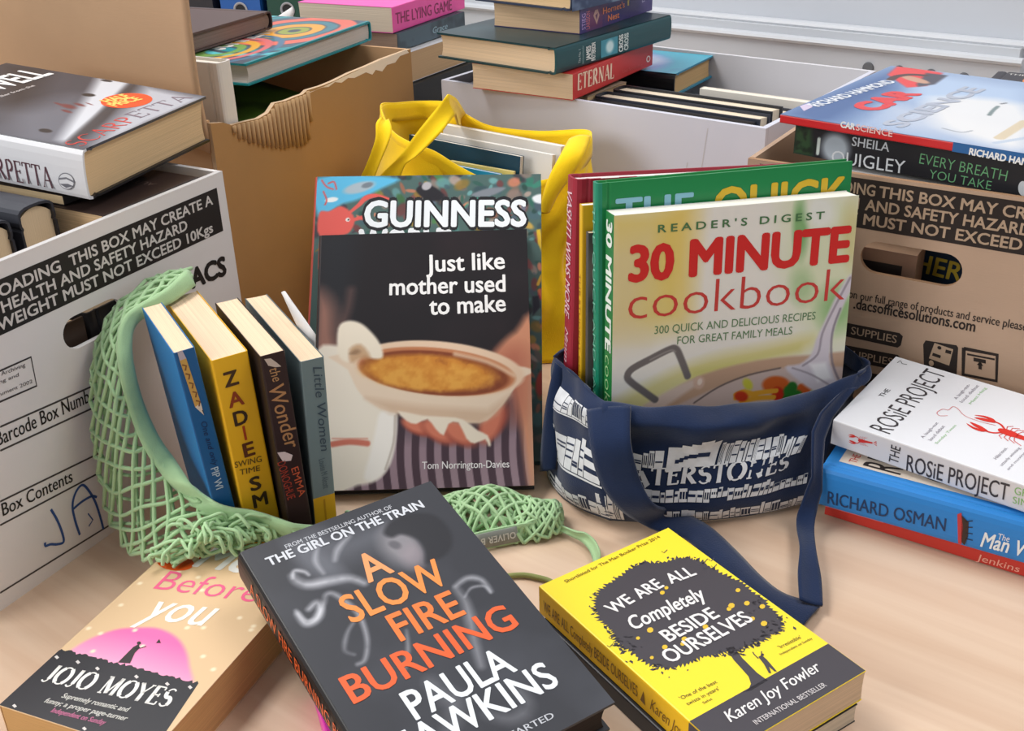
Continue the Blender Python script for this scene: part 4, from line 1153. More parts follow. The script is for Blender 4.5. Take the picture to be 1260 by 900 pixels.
for s, a, b, t, c in (('A laugh-out-', (1177, 492), (1194, 474), (1173, 490.5), (150, 146, 156)), ('loud debut', (1184, 496), (1205, 475), (1180, 494.5), (150, 146, 156)), ('Matt Haig', (1195, 498), (1214, 478), (1192, 496.5), (158, 200, 148)),
                      ('A laugh-out', (1136, 540), (1155, 521), (1132, 538.5), (150, 146, 156)), ('loud debut', (1146, 543), (1163, 525), (1142, 541), (150, 146, 156)), ('Sunday Times', (1153, 547), (1177, 524), (1150, 545.5), (158, 200, 148)),
                      ('Hilarious,', (1226, 566), (1240, 552), (1222, 564), (150, 146, 156)), ('utterly winning', (1233, 574), (1256, 552), (1229, 572.5), (150, 146, 156)), ('and moving', (1241, 579), (1262, 558), (1238, 577.5), (150, 146, 156))):
    F.txt(B.mb, s, a, b, t, c, 2)
F.line(B.mb, [(1104, 447), (1108, 444), (1110, 448), (1116, 449)], .0008, BK, 2)
S = B.S
c0 = S.px(1062, 543); c1 = S.px(1046, 540); ex = (c1 - c0) / 1.2
lobster(S, B.mb, c0, ex, (ex[1], -ex[0]), LB)
a = S.px(1092, 566); b = S.px(1104, 540)
S.txt(B.mb, 'THE', (.0595, .0035), (.0595, .0205), (.0515, .0035), BK, 2, False, bold=.01)
S.txt(B.mb, 'ROSiE PROJECT', (1115, 579), (1240, 616.5), (1118, 560), BK, 2, bold=.006)
S.txt(B.mb, 'GRAEME', (1248, 608), (1296, 621), (1249, 599), (140, 190, 116), 2); S.txt(B.mb, 'SIMSION', (1246, 619), (1296, 632), (1247, 611), (140, 190, 116), 2)
B.done()

# ================================================================== books in and on the left archive box
B = Book('hardback', 'thick white-spined hardback with dark cover and orange round sticker on the left box',
         (-.3400, .8765, .2755), (.085, -.015, 1.201), .1700, .2280, .0430, 'hard', (70, 70, 78), (226, 226, 230), (30, 28, 30), pages=(226, 194, 150), m=GLOSS)
P = Paint(B.F, .1700, .2280, .0012, (66, 66, 74))
P.mix(P.poly([(0, 78), (60, 84), (40, 130), (0, 150)], .03), (40, 38, 42), .9)
P.mix(P.poly([(0, 140), (90, 120), (140, 150), (90, 192), (0, 175)], .05), (112, 114, 124), .8)
P.mix(P.poly([(122, 94), (160, 102), (120, 145), (82, 176), (72, 172), (100, 130)], .012), (216, 218, 224), .9)
P.mix(P.poly([(160, 102), (172, 106), (130, 150), (90, 180), (80, 176), (120, 140)], .006), (58, 56, 60), .9)
P.mix(P.poly([(178, 106), (252, 122), (215, 140), (150, 168), (118, 178), (150, 140)], .02), (206, 208, 216), .8)
P.mix(P.poly([(0, 168), (60, 178), (107, 188), (95, 196), (0, 180)], .012), (44, 44, 48), .8)
P.mix(P.poly([(180, 150), (252, 120), (252, 126), (120, 190)], .008), (70, 70, 76), .6)
for c, a, b in (((109, 117), (117, 117), (107, 115)), ((56, 161), (64, 161), (54, 158.5)), ((131, 99.5), (138, 100), (129, 98))): P.mix(P.ell(c, a, b, .3), (40, 38, 40))
for c, r in (((84, 131), 9), ((72, 128), 5), ((98, 129), 6), ((82, 137), 6), ((110, 128), 4)): P.mix(P.ell(c, (c[0] + r, c[1] + 1), (c[0] - 2, c[1] - r * .3), .8), (112, 52, 52), .9)
P.lay(B.mb)
F = B.F
c = F.px(156, 124)
F.disc(B.mb, c, c + np.array((.0235, 0)), c + np.array((0, .0215)), (232, 84, 44), 2, px=False, n=36)
F.txt(B.mb, 'HALF', (134, 127.5), (163, 119.5), (130, 122), (250, 206, 110), 3, bold=.05)
F.txt(B.mb, 'PRICE', (142, 132), (176, 122.5), (138, 127), (250, 206, 110), 3, bold=.05)
F.txt(B.mb, 'SCARP', (99, 181), (170, 147.5), (91, 171), (206, 66, 60), 2, serif=(.1, .05, .12))
F.txt(B.mb, 'ETTA', (172, 145.5), (238, 120.5), (165, 137), (128, 112, 124), 2, serif=(.1, .05, .12))
F.txt(B.mb, 'CORNWELL', (-90, 139), (66, 91), (53, 79), (238, 236, 234), 2, bold=.03)
F.txt(B.mb, 'The new thriller from the', (-40, 134), (44, 106), (42, 104), (220, 212, 210), 2)
S = B.S
S.txt(B.mb, 'SCARPETTA', (-36, 212), (66, 232), (-36, 188), (92, 56, 66), 2, serif=(.13, .06, .14))
S.disc(B.mb, (82, 223), (92, 226), (83, 213), (120, 120, 128), 2); S.disc(B.mb, (82, 223), (91, 225.5), (83, 214), (226, 226, 230), 3)
S.line(B.mb, [(73, 220), (82, 219), (92, 224)], .0016, (120, 120, 128), 4); S.poly(B.mb, [(74, 226), (84, 226), (91, 229), (82, 231)], (110, 110, 118), 4)
B.done()


def std(name, label, M, W, H, T, kind, cov, spine=None, pages=(226, 200, 164), m=SATIN, group=None, **k):
    B = Book(name, label, None, None, W, H, T, kind, cov, spine, None, pages, m, group, M=M, **k)
    return B


def axes(o, x, y, z):
    M = Matrix.Identity(4)
    for i in range(3): M[i][0] = x[i]; M[i][1] = y[i]; M[i][2] = z[i]; M[i][3] = o[i]
    return M


bx = Vector((math.cos(1.062), math.sin(1.062), 0)); bd = Vector((-bx.y, bx.x, 0)); Z = Vector((0, 0, 1))
def inl(u, d, z): return Vector((-.4204, .6754, 0)) + bx * u + bd * d + Z * z
# two dark hardbacks standing with their spines up: x down, y into the box, z along the box front
for (pl, lab, u, d, tp, T, H) in ((0, 'dark hardback standing spine up at the far left edge of the left white box', .137, .052, .2685, .034, .215), (1, 'dark hardback standing spine up between the other one and the thick white-spined book', .178, .050, .2725, .036, .225)):
    M = axes(inl(u, d, tp), -Z, bd, bx)
    # right-handed: x=-Z, y=bd, z=x cross y
    z = (-Z).cross(bd); M = axes(inl(u, d, tp) - z * (T / 2), -Z, bd, z)
    B = std('hardback', lab, M, .150, H, T, 'hard', (40, 40, 46), (52, 54, 62), bulge=.009); B.done()
for i, (u, W, lab) in enumerate(((.020, .15, 'brown-backed book added inside the left white box to darken its hand hole'), (.176, .14, 'black-backed book added inside the left white box, darkening the right of its hand hole'))):  # dark books added behind the panel so the hand hole looks dark
    B = std('hardback', lab, axes(inl(u, .046, .008), bx, Z, bx.cross(Z)), W, .185, .034, 'hard', ((60, 46, 38), (30, 28, 30))[i], None, (206, 180, 150)); B.done()
# paperbacks lying flat below the thick book
M = axes(inl(.322, .012, .232), bd, -bx, Z)
B = std('paperback', 'dark-covered paperback lying along the front rim of the left white box', M, .128, .112, .034, 'paper', (58, 44, 40), (60, 50, 46), (214, 182, 142))
B.F.txt(B.mb, 'AUTHOR OF', (.02, .03), (.09, .03), (.02, .037), (120, 100, 90), 2, False); B.done()
M = axes(inl(.306, .06, .2664), bd, -bx, Z)
B = std('paperback', 'black-covered paperback wedged directly under the thick white-spined book', M, .12, .092, .009, 'paper', (34, 30, 32), (40, 36, 36), (222, 196, 156)); B.done()

# ================================================================== torn cardboard box contents
R3 = BX.to_3x3(); cx, cd = R3 @ Vector((1, 0, 0)), R3 @ Vector((0, 1, 0))
def inc(u, d, z): return BX @ Vector((u, d, z))
B = std('hardback', 'white-spined book standing upright at the near corner of the torn box', axes(inc(.032, .012, .105), cd, Z, cd.cross(Z)), .145, .225, .022, 'hard', (206, 200, 192), (222, 216, 208), (228, 220, 206))
B.S.txt(B.mb, 'THE RETURN', (.075, .006), (.18, .006), (.075, .015), (70, 62, 60), 2, False, bold=.02); B.done()
B = std('hardback', 'dark green hardback lying slanted inside the torn box', pose(inc(.062, .02, .200), (0, 0, 0)) @ (R3 @ Euler((.16, 0, 0)).to_matrix()).to_4x4(), .24, .28, .014, 'hard', (84, 112, 44), (80, 106, 44), (220, 206, 180))
P = Paint(B.F, .24, .28, .004, (88, 116, 44)); P.mix(np.clip((P.noise(.05, 9) - .5) * 5, 0, 1), (34, 44, 24), .8); P.lay(B.mb); B.done()
tb = (-2.003); tx = Vector((math.cos(tb), math.sin(tb), 0)); ty = Vector((-tx.y, tx.x, 0))
o = CAMP + (Vector((-.1779, 1.5501, .2705)) - CAMP) * .9604; Ht = .25
M = axes(Vector((o.x, o.y, .2815)) - ty * Ht, tx, ty, Z)
B = std('hardback', 'teal-edged hardback with swirling rainbow cover across the top of the torn box', M, .268, Ht, .0240, 'hard', (16, 140, 148), (16, 136, 144), (206, 196, 186), GLOSS, bulge=.002)
P = Paint(B.F, .268, Ht, .0015, (62, 70, 84)); F = B.F
c = F.px(362, 38); d = np.hypot((P.X - c[0]) * .8, (P.Y - c[1]) * 1.1) + .012 * (P.noise(.05, 2) - .5)
for r, w_, col in ((.012, .012, (150, 160, 60)), (.03, .018, (230, 160, 50)), (.047, .012, (60, 120, 134)), (.066, .02, (226, 104, 84)), (.085, .01, (70, 96, 110)), (.1, .014, (30, 140, 150)), (.118, .01, (90, 190, 196)), (.135, .012, (70, 80, 96))):
    P.mix(np.clip(.5 + (w_ / 2 - np.abs(d - r)) / .003, 0, 1), col)
c = F.px(272, 62); d = np.hypot(P.X - c[0], (P.Y - c[1]) * 1.5)
for r, w_, col in ((.03, .014, (120, 160, 80)), (.05, .014, (226, 166, 60)), (.07, .012, (218, 110, 110)), (.088, .01, (70, 110, 140))):
    P.mix(np.clip(.5 + (w_ / 2 - np.abs(d - r)) / .003, 0, 1) * (P.X > .12), col)
P.lay(B.mb)
F.poly(B.mb, [(0, .0), (.268, .0), (.268, .004), (0, .004)], (16, 140, 146), 2, px=False); F.poly(B.mb, [(0, Ht - .004), (.268, Ht - .004), (.268, Ht), (0, Ht)], (16, 140, 146), 2, px=False)
F.txt(B.mb, 'SUMMER', (272, 62), (332, 41), (272, 50), (226, 220, 214), 2, bold=.04); B.done()
q = at_z(334, 34, .3065)
M = axes(Vector((q.x, q.y, .3070)), -ty, tx, Z)
M = axes(Vector((q.x, q.y, .3070)) + tx * 0, (-ty), tx, (-ty).cross(tx))
B = std('hardback', 'brown hardback with rounded spine lying on the rainbow-covered book', axes(at_z(333, 36, .3075) - ty * .0, tx, ty, Z) @ Matrix.Translation((0, -.15, 0)), .20, .15, .022, 'hard', (86, 66, 62), (60, 50, 54), (134, 112, 104), bulge=.006); B.done()
# ring binders and a paper sheet behind the torn box
m_bin = {}
for nm, lab, px0, col in (('ring_binder', 'black ring binder behind the torn box, left of the blue one', 236, (34, 34, 40)), ('ring_binder', 'blue ring binder with a finger ring behind the torn box', 294, (26, 84, 158)), ('ring_binder', 'dark green ring binder with a finger ring behind the torn box', 352, (20, 66, 54))):
    o = at_z(px0, -6, .285); o.z = 0
    M = Matrix.Translation((o.x, o.y, 0)) @ Matrix.Rotation(-.25, 4, 'Z')
    root = empty(nm, M); tag(root, lab, 'binder')
    b = MB(); b.box((-.035, 0, 0), (.035, .003, .315), 0, col); b.box((-.035, .0032, 0), (-.032, .28, .315), 0, col); b.box((.032, .0032, 0), (.035, .28, .315), 0, col)
    bcov = b.build('cover', SATIN, root, M)
    pb = MB(); pb.box((-.030, .02, .004), (.030, .26, .30)); pb.build('paper_block', pages_mat((232, 230, 224)), root, M)
    q = Face(M, (0, 0, 0), (1, 0, 0), (0, 0, 1)).px(px0 + (2 if 'blue' in lab else 2), 7)
    r = MB(); n = 24
    V = []
    for i in range(n):
        a = 2 * math.pi * i / n
        for rr_, yy in ((.0125, -.0012), (.0095, -.0022), (.0085, .0006)): V.append((q[0] * 0 + rr_ * math.cos(a), yy, .262 + rr_ * math.sin(a)))
    r.add(V, [(3 * i + k, 3 * ((i + 1) % n) + k, 3 * ((i + 1) % n) + k + 1, 3 * i + k + 1) for i in range(n) for k in (0, 1)], 0, (150, 152, 158), True)
    r.add([(.0086 * math.cos(2 * math.pi * i / n), -.0003, .262 + .0086 * math.sin(2 * math.pi * i / n)) for i in range(n)], [tuple(range(n))], 0, (16, 18, 24))
    if 'black' not in lab: r.build('finger_ring', GLOSS, bcov, M)
pm = MB()
a, b_, c_, d_ = at_y(333, 26, 1.66), at_y(360, 8, 1.67), at_y(363, 42, 1.67), at_y(337, 60, 1.66)
strip(pm, [a, b_], [d_, c_], .0008, 4, 4, .001, (236, 234, 234))
tag(pm.build('paper_sheet', MATTE), 'white paper sheet sticking up between the binders and the pink book', 'paper')

# ================================================================== stack behind the torn box
la = 2.66
lx = Vector((math.cos(la), math.sin(la), 0)); ly = Vector((-lx.y, lx.x, 0))
B = Book('paperback', 'pink paperback on top of the stack behind the torn box', (-.0547, 1.7213, .2800), (0, 0, 2.675), .152, .2036, .0338, 'paper', (238, 96, 178), (232, 84, 160), pages=(214, 198, 178), m=SATIN)
B.S.txt(B.mb, 'THE LYING GAME', (487, 30), (556, 12), (487, 16), (130, 36, 78), 2, bold=.01)
B.F.txt(B.mb, 'LYING GAME', (.02, .03), (.115, .03), (.02, .055), (170, 40, 110), 2, False, bold=.02)
B.done()
B = Book('paperback', 'dark grey paperback directly under the pink one behind the torn box', (-.0549, 1.6970, .2560), (0, 0, 2.64), .129, .18, .0235, 'paper', (60, 74, 84), (70, 88, 98), pages=(176, 150, 132), m=SATIN)
P = Paint(B.S, .18, .0235, .0015, (78, 96, 106)); P.mix(np.clip((P.noise(.02, 3) - .45) * 3, 0, 1), (44, 52, 58), .8); P.lay(B.mb, .0002)
B.S.txt(B.mb, 'Grace', (.09, .008), (.13, .008), (.09, .016), (150, 180, 190), 2, False, shear=.2); B.done()
o = at_z(507, 101, .214)
M = axes(Vector((o.x, o.y, .214)), *(lambda x: (x, Z.cross(x), Z))((at_z(566, 79, .214) - o).normalized()))
B = std('paperback', 'thick tan-paged book with white cover, third in the stack behind the torn box', M, .17, .14, .0405, 'paper', (222, 220, 222), (200, 190, 176), (196, 164, 126)); B.done()
M2 = M @ Matrix.Translation((-.02, -.004, -.214))
g = MB()
g.box((0, .0, .0), (.22, .16, .2115), 0, (22, 34, 32)); g.box((-.004, -.004, .180), (.224, .164, .2125), 0, (28, 32, 34))
tag(g.build('storage_box', SATIN, M=M2), 'dark green box carrying the stack behind the torn box', 'box')

# ================================================================== white box contents
wx = Vector((math.cos(WYAW), math.sin(WYAW), 0)); wd = Vector((-wx.y, wx.x, 0))
def inw(u, d, z): return Vector((*WFL, 0)) + wx * u * 1.05 + wd * d + Z * zs(z)
B = Book('paperback', 'red paperback near the bottom of the stack on the plain white box', (.1787, 1.3507, .2685), (0, 0, 2.565), .1297, .1925, .0283, 'paper', (190, 46, 44), (196, 52, 50), pages=(224, 198, 168), push=PUSH, m=SATIN)
B.S.txt(B.mb, 'ETERNAL', (710.5, 111), (755, 95.5), (710, 92), (240, 214, 190), 2, serif=(.2, .07, .18))
B.S.txt(B.mb, 'Lisa Scottoline', (766, 90), (790, 81.5), (766, 86), (206, 90, 84), 2)
B.S.disc(B.mb, (797.5, 72.5), (800, 71.6), (797.5, 68.5), (240, 216, 206), 2); B.S.disc(B.mb, (797.5, 72.5), (799, 72), (797.5, 70), (190, 60, 56), 3)
B.done()
B = Book('hardback', 'dark teal hardback with overhanging boards in the stack on the plain white box', (.1994, 1.3576, .2972), (0, 0, 2.446), .1667, .2264, .0282, 'hard', (26, 62, 68), (24, 76, 82), pages=(232, 204, 170), push=PUSH, m=GLOSS, bulge=.002)
S = B.S
P = Paint(B.F, B.W, B.H, .002, (24, 52, 58)); P.mix(np.clip((P.noise(.04, 13) - .45) * 3, 0, 1), (44, 78, 84), .6); P.lay(B.mb)
P = Paint(Face(B.M, (-.0021, B.H - .085, .004), (0, -1, 0), (0, 0, 1)), .034, .0195, .001, (60, 140, 160)); P.mix(P.ell((.018, .01), (.026, .01), (.018, .017), .6, px=False), (200, 226, 230)); P.lay(B.mb)
S.txt(B.mb, 'JAMES', (.064, .006), (.064, .022), (.056, .006), (232, 236, 234), 2, False, bold=.03); S.txt(B.mb, 'PATTERSON', (.0735, .004), (.0735, .024), (.066, .004), (232, 236, 234), 2, False, bold=.03)
S.txt(B.mb, 'The No. 1', (.045, .006), (.045, .021), (.041, .006), (190, 206, 206), 2, False); S.txt(B.mb, 'international bestseller', (.051, .004), (.051, .024), (.0475, .004), (150, 180, 180), 2, False)
S.txt(B.mb, 'CROSS', (.130, .004), (.130, .024), (.122, .004), (226, 232, 230), 2, False, bold=.04); S.txt(B.mb, 'CROSS', (.141, .004), (.141, .024), (.133, .004), (206, 220, 218), 2, False, bold=.04)
B.done()
B = Book('paperback', 'purple paperback with orange title on the teal hardback', (.1816, 1.3910, .3257), (0, 0, 2.536), .1146, .1694, .0262, 'paper', (70, 60, 110), (76, 64, 120), pages=(220, 188, 152), push=PUSH, m=SATIN)
S = B.S
P = Paint(S, B.H, B.T, .001, (74, 62, 118)); P.mix(P.poly([(.018, 0), (.07, 0), (.06, .0262), (.02, .0262)], .012, px=False), (120, 58, 90), .8); P.mix(np.clip((P.noise(.01, 3) - .5) * 4, 0, 1), (56, 52, 110), .6); P.lay(B.mb, .0002)
S.txt(B.mb, 'STIEG', (.012, .004), (.012, .022), (.004, .004), (190, 160, 210), 2, False); S.txt(B.mb, 'LARSSON', (.022, .003), (.022, .023), (.0135, .003), (216, 120, 120), 2, False)
S.poly(B.mb, [(.03, .016), (.034, .022), (.040, .022), (.044, .015), (.038, .005)], (190, 150, 140), 2, px=False); S.poly(B.mb, [(.034, .016), (.04, .018), (.038, .010)], (100, 60, 90), 3, px=False)
S.txt(B.mb, "Hornet's", (.052, .0145), (.105, .0145), (.052, .0215), (238, 140, 90), 3, False, bold=.02); S.txt(B.mb, 'Nest', (.064, .0045), (.092, .0045), (.064, .0115), (238, 140, 90), 3, False, bold=.02)
S.poly(B.mb, [(.112, .015), (.116, .015), (.116, .023), (.112, .023)], (230, 200, 110), 3, px=False)
S.line(B.mb, [(.150, .014), (.156, .014), (.156, .022), (.150, .022), (.150, .014)], .001, (190, 180, 210), 3, px=False)
B.done()
B = Book('hardback', 'tan-paged book with dark blue spine topmost on the stack', (.1747, 1.3558, .3524), (0, 0, 2.42), .1367, .1545, .0240, 'hard', (52, 62, 84), (40, 50, 74), pages=(234, 200, 154), push=PUSH, m=SATIN, bulge=.004)
P = Paint(B.S, B.H, B.T, .001, (60, 74, 104)); P.mix(np.clip((P.noise(.015, 3) - .4) * 3, 0, 1), (130, 150, 176), .8); P.lay(B.mb, .0002)
B.done()
M = axes(inw(.300, .035, .2305), -wx, -wd, Z) if False else axes(inw(.105, .03, .2310), wx, wd, Z)
B = std('paperback', 'tan-paged paperback under the red one inside the plain white box', M, .084, .085, .036, 'paper', (150, 130, 110), (150, 130, 110), (214, 180, 138)); B.done()
for i in range(3):     # rows below, carrying the stack
    pass
B = std('hardback', 'thick dark book at the left corner inside the plain white box', axes(inw(.012, .012, .225), wx, wd, Z), .085, .11, .036, 'hard', (84, 84, 92), (70, 70, 78), (204, 190, 170)); B.done()
# lying blue hardback
B = Book('hardback', 'blue hardback with pale illustrated cover lying at the back of the plain white box', (.2117, 1.3810, .2220), (0, 0, 1.0036), .1180, .2070, .0285, 'hard', (34, 130, 160), (20, 24, 30), pages=(204, 168, 120), m=GLOSS, bulge=.003)
P = Paint(B.F, B.W, B.H, .0014, (60, 170, 196)); P.mix(P.poly([(.0, .05), (.04, .03), (.09, .06), (.1, .13), (.04, .2), (0, .2)], .02, 3, px=False), (120, 140, 200)); P.mix(P.poly([(.02, .06), (.06, .04), (.09, .08), (.05, .12), (.03, .1)], .02, 3, px=False), (196, 208, 234)); P.mix(P.ell((.06, .11), (.08, .11), (.06, .122), .4, px=False), (226, 140, 80)); P.mix(np.clip((P.noise(.03, 3) - .5) * 3, 0, 1), (70, 80, 150), .4); P.lay(B.mb)
B.F.txt(B.mb, 'ISLAND', (.01, .118), (.122, .118), (.01, .142), (244, 246, 250), 2, False, bold=.04); B.done()
# row of hardbacks standing with their page edges up
ws = (.168, .036, .238)
covs = ((40, 40, 46), (46, 50, 62), (36, 38, 44), (58, 60, 70))
labs = ('dark-edged hardback nearest the front rim of the plain white box, page edges up', 'navy-edged hardback second from the front rim of the plain white box', 'black-edged hardback third from the front rim of the plain white box', 'grey-edged hardback fourth from the front rim of the plain white box')
dd = .014
for i in range(4):
    T = (.026, .027, .028, .024)[i]; Wd = (.198, .206, .200, .190)[i]
    u0 = (.192, .188, .194, .203)[i]; zt = (.262, .264, .266, .258)[i]
    # x along the box front, y up, z towards the viewer
    M = axes(inw(u0, dd + T, .009), wx, Z, wx.cross(Z))
    B = std('hardback', labs[i], M, Wd, zs(zt) - .009, T, 'hard', covs[i], None, (232, 216, 192)); B.done(); dd += T + .002
M = axes(inw(.392, dd + .004, .2), -wx, wd * 1, (-wx).cross(wd))
B = std('paperback', 'grey-paged book lying behind the row of hardbacks in the plain white box', axes(inw(.215, .165, .196), wx, wd, Z), .12, .10, .03, 'hard', (60, 60, 66), (52, 52, 58), (196, 184, 170)); B.done()
B = std('paperback', 'white-topped slim book standing at the rear of the plain white box', axes(inw(.262, .16, .009), wx, Z, wx.cross(Z)), .14, .2365, .012, 'paper', (222, 216, 206), None, (238, 228, 212)); B.done()

# ================================================================== kraft box contents
kx = Vector((math.cos(KYAW), math.sin(KYAW), 0)); kd = Vector((-kx.y, kx.x, 0))
def ink(u, d, z): return Vector((*KFL, 0)) + kx * u + kd * d + Z * zs(z)
B = Book('paperback', 'large blue paperback with red spine and pale car picture on top of the kraft box', (.4323, .8250, .2930), (0, 0, .855), .2380, .2460, .0078, 'paper', (110, 140, 186), (206, 36, 40), pages=(240, 238, 232), push=PUSH, m=GLOSS)
F = B.F; P = Paint(F, B.W, B.H, .0012, (150, 170, 200))
P.mix(P.poly([(955, 140), (1040, 104), (1100, 84), (1110, 110), (1040, 150), (1000, 155)], .04), (58, 90, 142), .95)
P.mix(P.poly([(1130, 90), (1262, 110), (1262, 150), (1180, 140), (1120, 120)], .03), (176, 196, 222), .8)
P.mix(P.poly([(1090, 130), (1180, 140), (1240, 160), (1262, 190), (1180, 170), (1100, 155)], .04), (196, 202, 214), .7)
P.mix(P.poly([(1150, 120), (1262, 130), (1262, 182), (1190, 168), (1150, 150)], .025, 3), (226, 224, 222), .9)
P.mix(P.poly([(1092, 92), (1106, 80), (1160, 90), (1140, 106), (1116, 108)], .004), (222, 56, 56)); P.mix(P.poly([(1140, 90), (1166, 93), (1150, 104), (1130, 107), (1128, 104)], .004), (64, 62, 76))
P.mix(P.ell((1126, 98), (1143, 101), (1121, 94), .3), (196, 150, 124)); P.mix(P.line([(1096, 98), (1104, 94), (1120, 92), (1138, 93)], .009), (70, 40, 36))
P.mix(P.line([(1160, 158), (1182, 163), (1196, 161)], .0022), (130, 136, 146), .8); P.mix(P.line([(1217, 142), (1222, 136), (1228, 131)], .004), (90, 110, 110), .8); P.mix(P.line([(1232, 128), (1238, 127)], .003), (70, 74, 80), .8)
P.mix(P.line([(1230, 170), (1262, 150)], .010), (206, 186, 150), .8); P.mix(P.line([(1225, 176), (1262, 170)], .006), (170, 186, 206), .7)
P.lay(B.mb)
F.txt(B.mb, 'RICHARD HAMMOND', (1007, 132), (1103, 101), (998, 127.5), (226, 230, 238), 2, bold=.04)
F.poly(B.mb, [(984, 131), (996, 127), (1000, 132), (989, 137)], (206, 190, 214), 2)
F.txt(B.mb, 'CAR', (1076, 138), (1134, 115.5), (1062, 126), (214, 48, 52), 2, bold=.08)
F.txt(B.mb, 'SCIENCE', (1109, 158), (1213, 110), (1098, 147), (172, 178, 192), 2, bold=.05)
S = B.S
S.poly(B.mb, [(S.px(1172, 182)[0], 0), (B.H, 0), (B.H, B.T), (S.px(1172, 182)[0], B.T)], (36, 96, 156), 1, px=False)
S.txt(B.mb, 'CAR', (1034, 156.2), (1052, 159.7), (1034, 149), (240, 240, 240), 2, bold=.05); S.txt(B.mb, 'SCIENCE', (1053, 160), (1098, 168.5), (1053, 152.5), (240, 200, 196), 2, bold=.02)
S.txt(B.mb, 'RICHARD HAMMOND', (1192, 190), (1300, 211), (1193, 182), (240, 240, 240), 2, bold=.04)
B.done()
B = Book('hardback', 'black hardback with silver and green spine lettering under the large blue paperback', (.4414, .8281, .2645), (0, 0, .838), .1560, .2400, .0270, 'hard', (28, 28, 34), (30, 30, 36), pages=(232, 220, 204), push=PUSH, m=SATIN, bulge=.002)
S = B.S
P = Paint(S, B.H, B.T, .001, (30, 30, 36)); P.mix(P.ell((.042, .012), (.056, .012), (.042, .026), .6, px=False), (176, 186, 196)); P.mix(P.poly([(.0, 0), (.02, .0), (.016, .027), (0, .027)], .006, px=False), (50, 84, 50), .9); P.mix(np.clip((P.noise(.006, 5) - .5) * 5, 0, 1) * (P.X < .024), (26, 40, 28), .9); P.mix(P.line([(.025, .004), (.025, .018)], .003, px=False), (210, 220, 214)); P.lay(B.mb, .0002)
S.txt(B.mb, 'SHEILA', (1048, 179), (1094, 187), (1051, 168.5), (206, 210, 216), 2, bold=.01); S.txt(B.mb, 'QUIGLEY', (1023, 200), (1113, 214), (1026, 185), (220, 224, 228), 2, bold=.0)
S.txt(B.mb, 'EVERY BREATH', (1131, 201), (1238, 223), (1133, 188.5), (110, 176, 124), 2, bold=-.01); S.txt(B.mb, 'YOU TAKE', (1143, 219), (1219, 234), (1145, 208.5), (110, 176, 124), 2, bold=-.01)
S.disc(B.mb, (1259, 232), (1265, 234), (1260, 223), (206, 210, 214), 2)
B.done()
M = axes(ink(.055, .085, .2380), kd, -kx, Z)
M = axes(ink(.30, .028, .2360), kd, -kx, Z)
B = std('paperback', 'white-covered book lying under the black hardback inside the kraft box', M, .16, .245, .024, 'paper', (228, 226, 226), (226, 222, 220), (236, 228, 216)); B.done()
B = std('hardback', 'navy book with big yellow capitals seen through the hand hole of the kraft box', axes(ink(.10, .076, .008), kx, Z, kx.cross(Z)), .19, .209, .022, 'hard', (24, 44, 66), None, (222, 206, 180))
BF = B.F
BF.txt(B.mb, 'OTHER', (1078, 321), (1182, 347), (1078, 299), (206, 178, 60), 2, bold=.02)
B.done()
ue = BOXR.px(1122, 330)[0]; ze = BOXR.px(1090, 322)[1]
B = std('paperback', 'tan-edged book standing in front of the navy one behind the kraft hand hole', axes(ink(.010, .046, .008), kx, Z, kx.cross(Z)), ue - .010, ze - .004, .03, 'paper', (150, 116, 96), None, (206, 168, 138))
B.F.poly(B.mb, [(.004, .004), (B.W - .012, .004), (B.W - .012, B.H - .012), (.004, B.H - .012)], (40, 32, 30), 1, px=False); B.done()
o_ = at_z(1216, 100, zs(.262) + .026); o_.z = zs(.262)
B = std('hardback', 'dark and orange book lying at the far right behind the large blue paperback', axes(o_, kx, kd, Z), .075, .055, .026, 'hard', (52, 50, 56), (44, 42, 48), (226, 210, 190))
B.F.disc(B.mb, (.052, .022), (.073, .022), (.052, .048), (230, 140, 80), 1, px=False); B.F.txt(B.mb, 'THE', (.012, .04), (.030, .04), (.012, .047), (220, 216, 210), 2, False); B.done()
B = std('hardback', 'thick plain book standing at the far end inside the kraft box under the orange one', axes(ink(.29, .27, .008), kx, Z, kx.cross(Z)), .045, .236, .04, 'hard', (70, 66, 64), None, (220, 204, 180)); B.done()

# ================================================================== cloth
def cloth(name, col, nz=.10, thru=0):
    m = mat(name, col, rough=.85, spec=.12, sheen=.25, noise=nz, nscale=(40, 40, 40), bump=.35, bscale=(900, 900, 900))
    if thru:      # light passing through the weave
        nt = m.node_tree; L = nt.links; pb = nt.nodes['Principled BSDF']; out = nt.nodes['Material Output']
        tr = nt.nodes.new('ShaderNodeBsdfTranslucent'); ad = nt.nodes.new('ShaderNodeMixShader'); ad.inputs[0].default_value = thru
        L.new(pb.inputs['Base Color'].links[0].from_socket, tr.inputs[0])
        L.new(pb.outputs[0], ad.inputs[1]); L.new(tr.outputs[0], ad.inputs[2]); L.new(ad.outputs[0], out.inputs['Surface'])
    return m


def loop3(pts, n, zmin=None):
    P = []
    for q in pts:
        if len(q) == 3 and q[1] > 5: P.append(tuple(at_y(q[0], q[1], q[2])))
        else: P.append(q)
    return resample(cr(P, 12, True).tolist() + [P[0]], n + 1)[:-1]


def align(L, a):
    """rotate a closed loop so that it starts nearest to point a"""
    k = int(np.argmin(np.linalg.norm(L - np.array(a), axis=1))); return np.roll(L, -k, axis=0)


def arcseg(P, n): return resample(cr(P, 10), n)


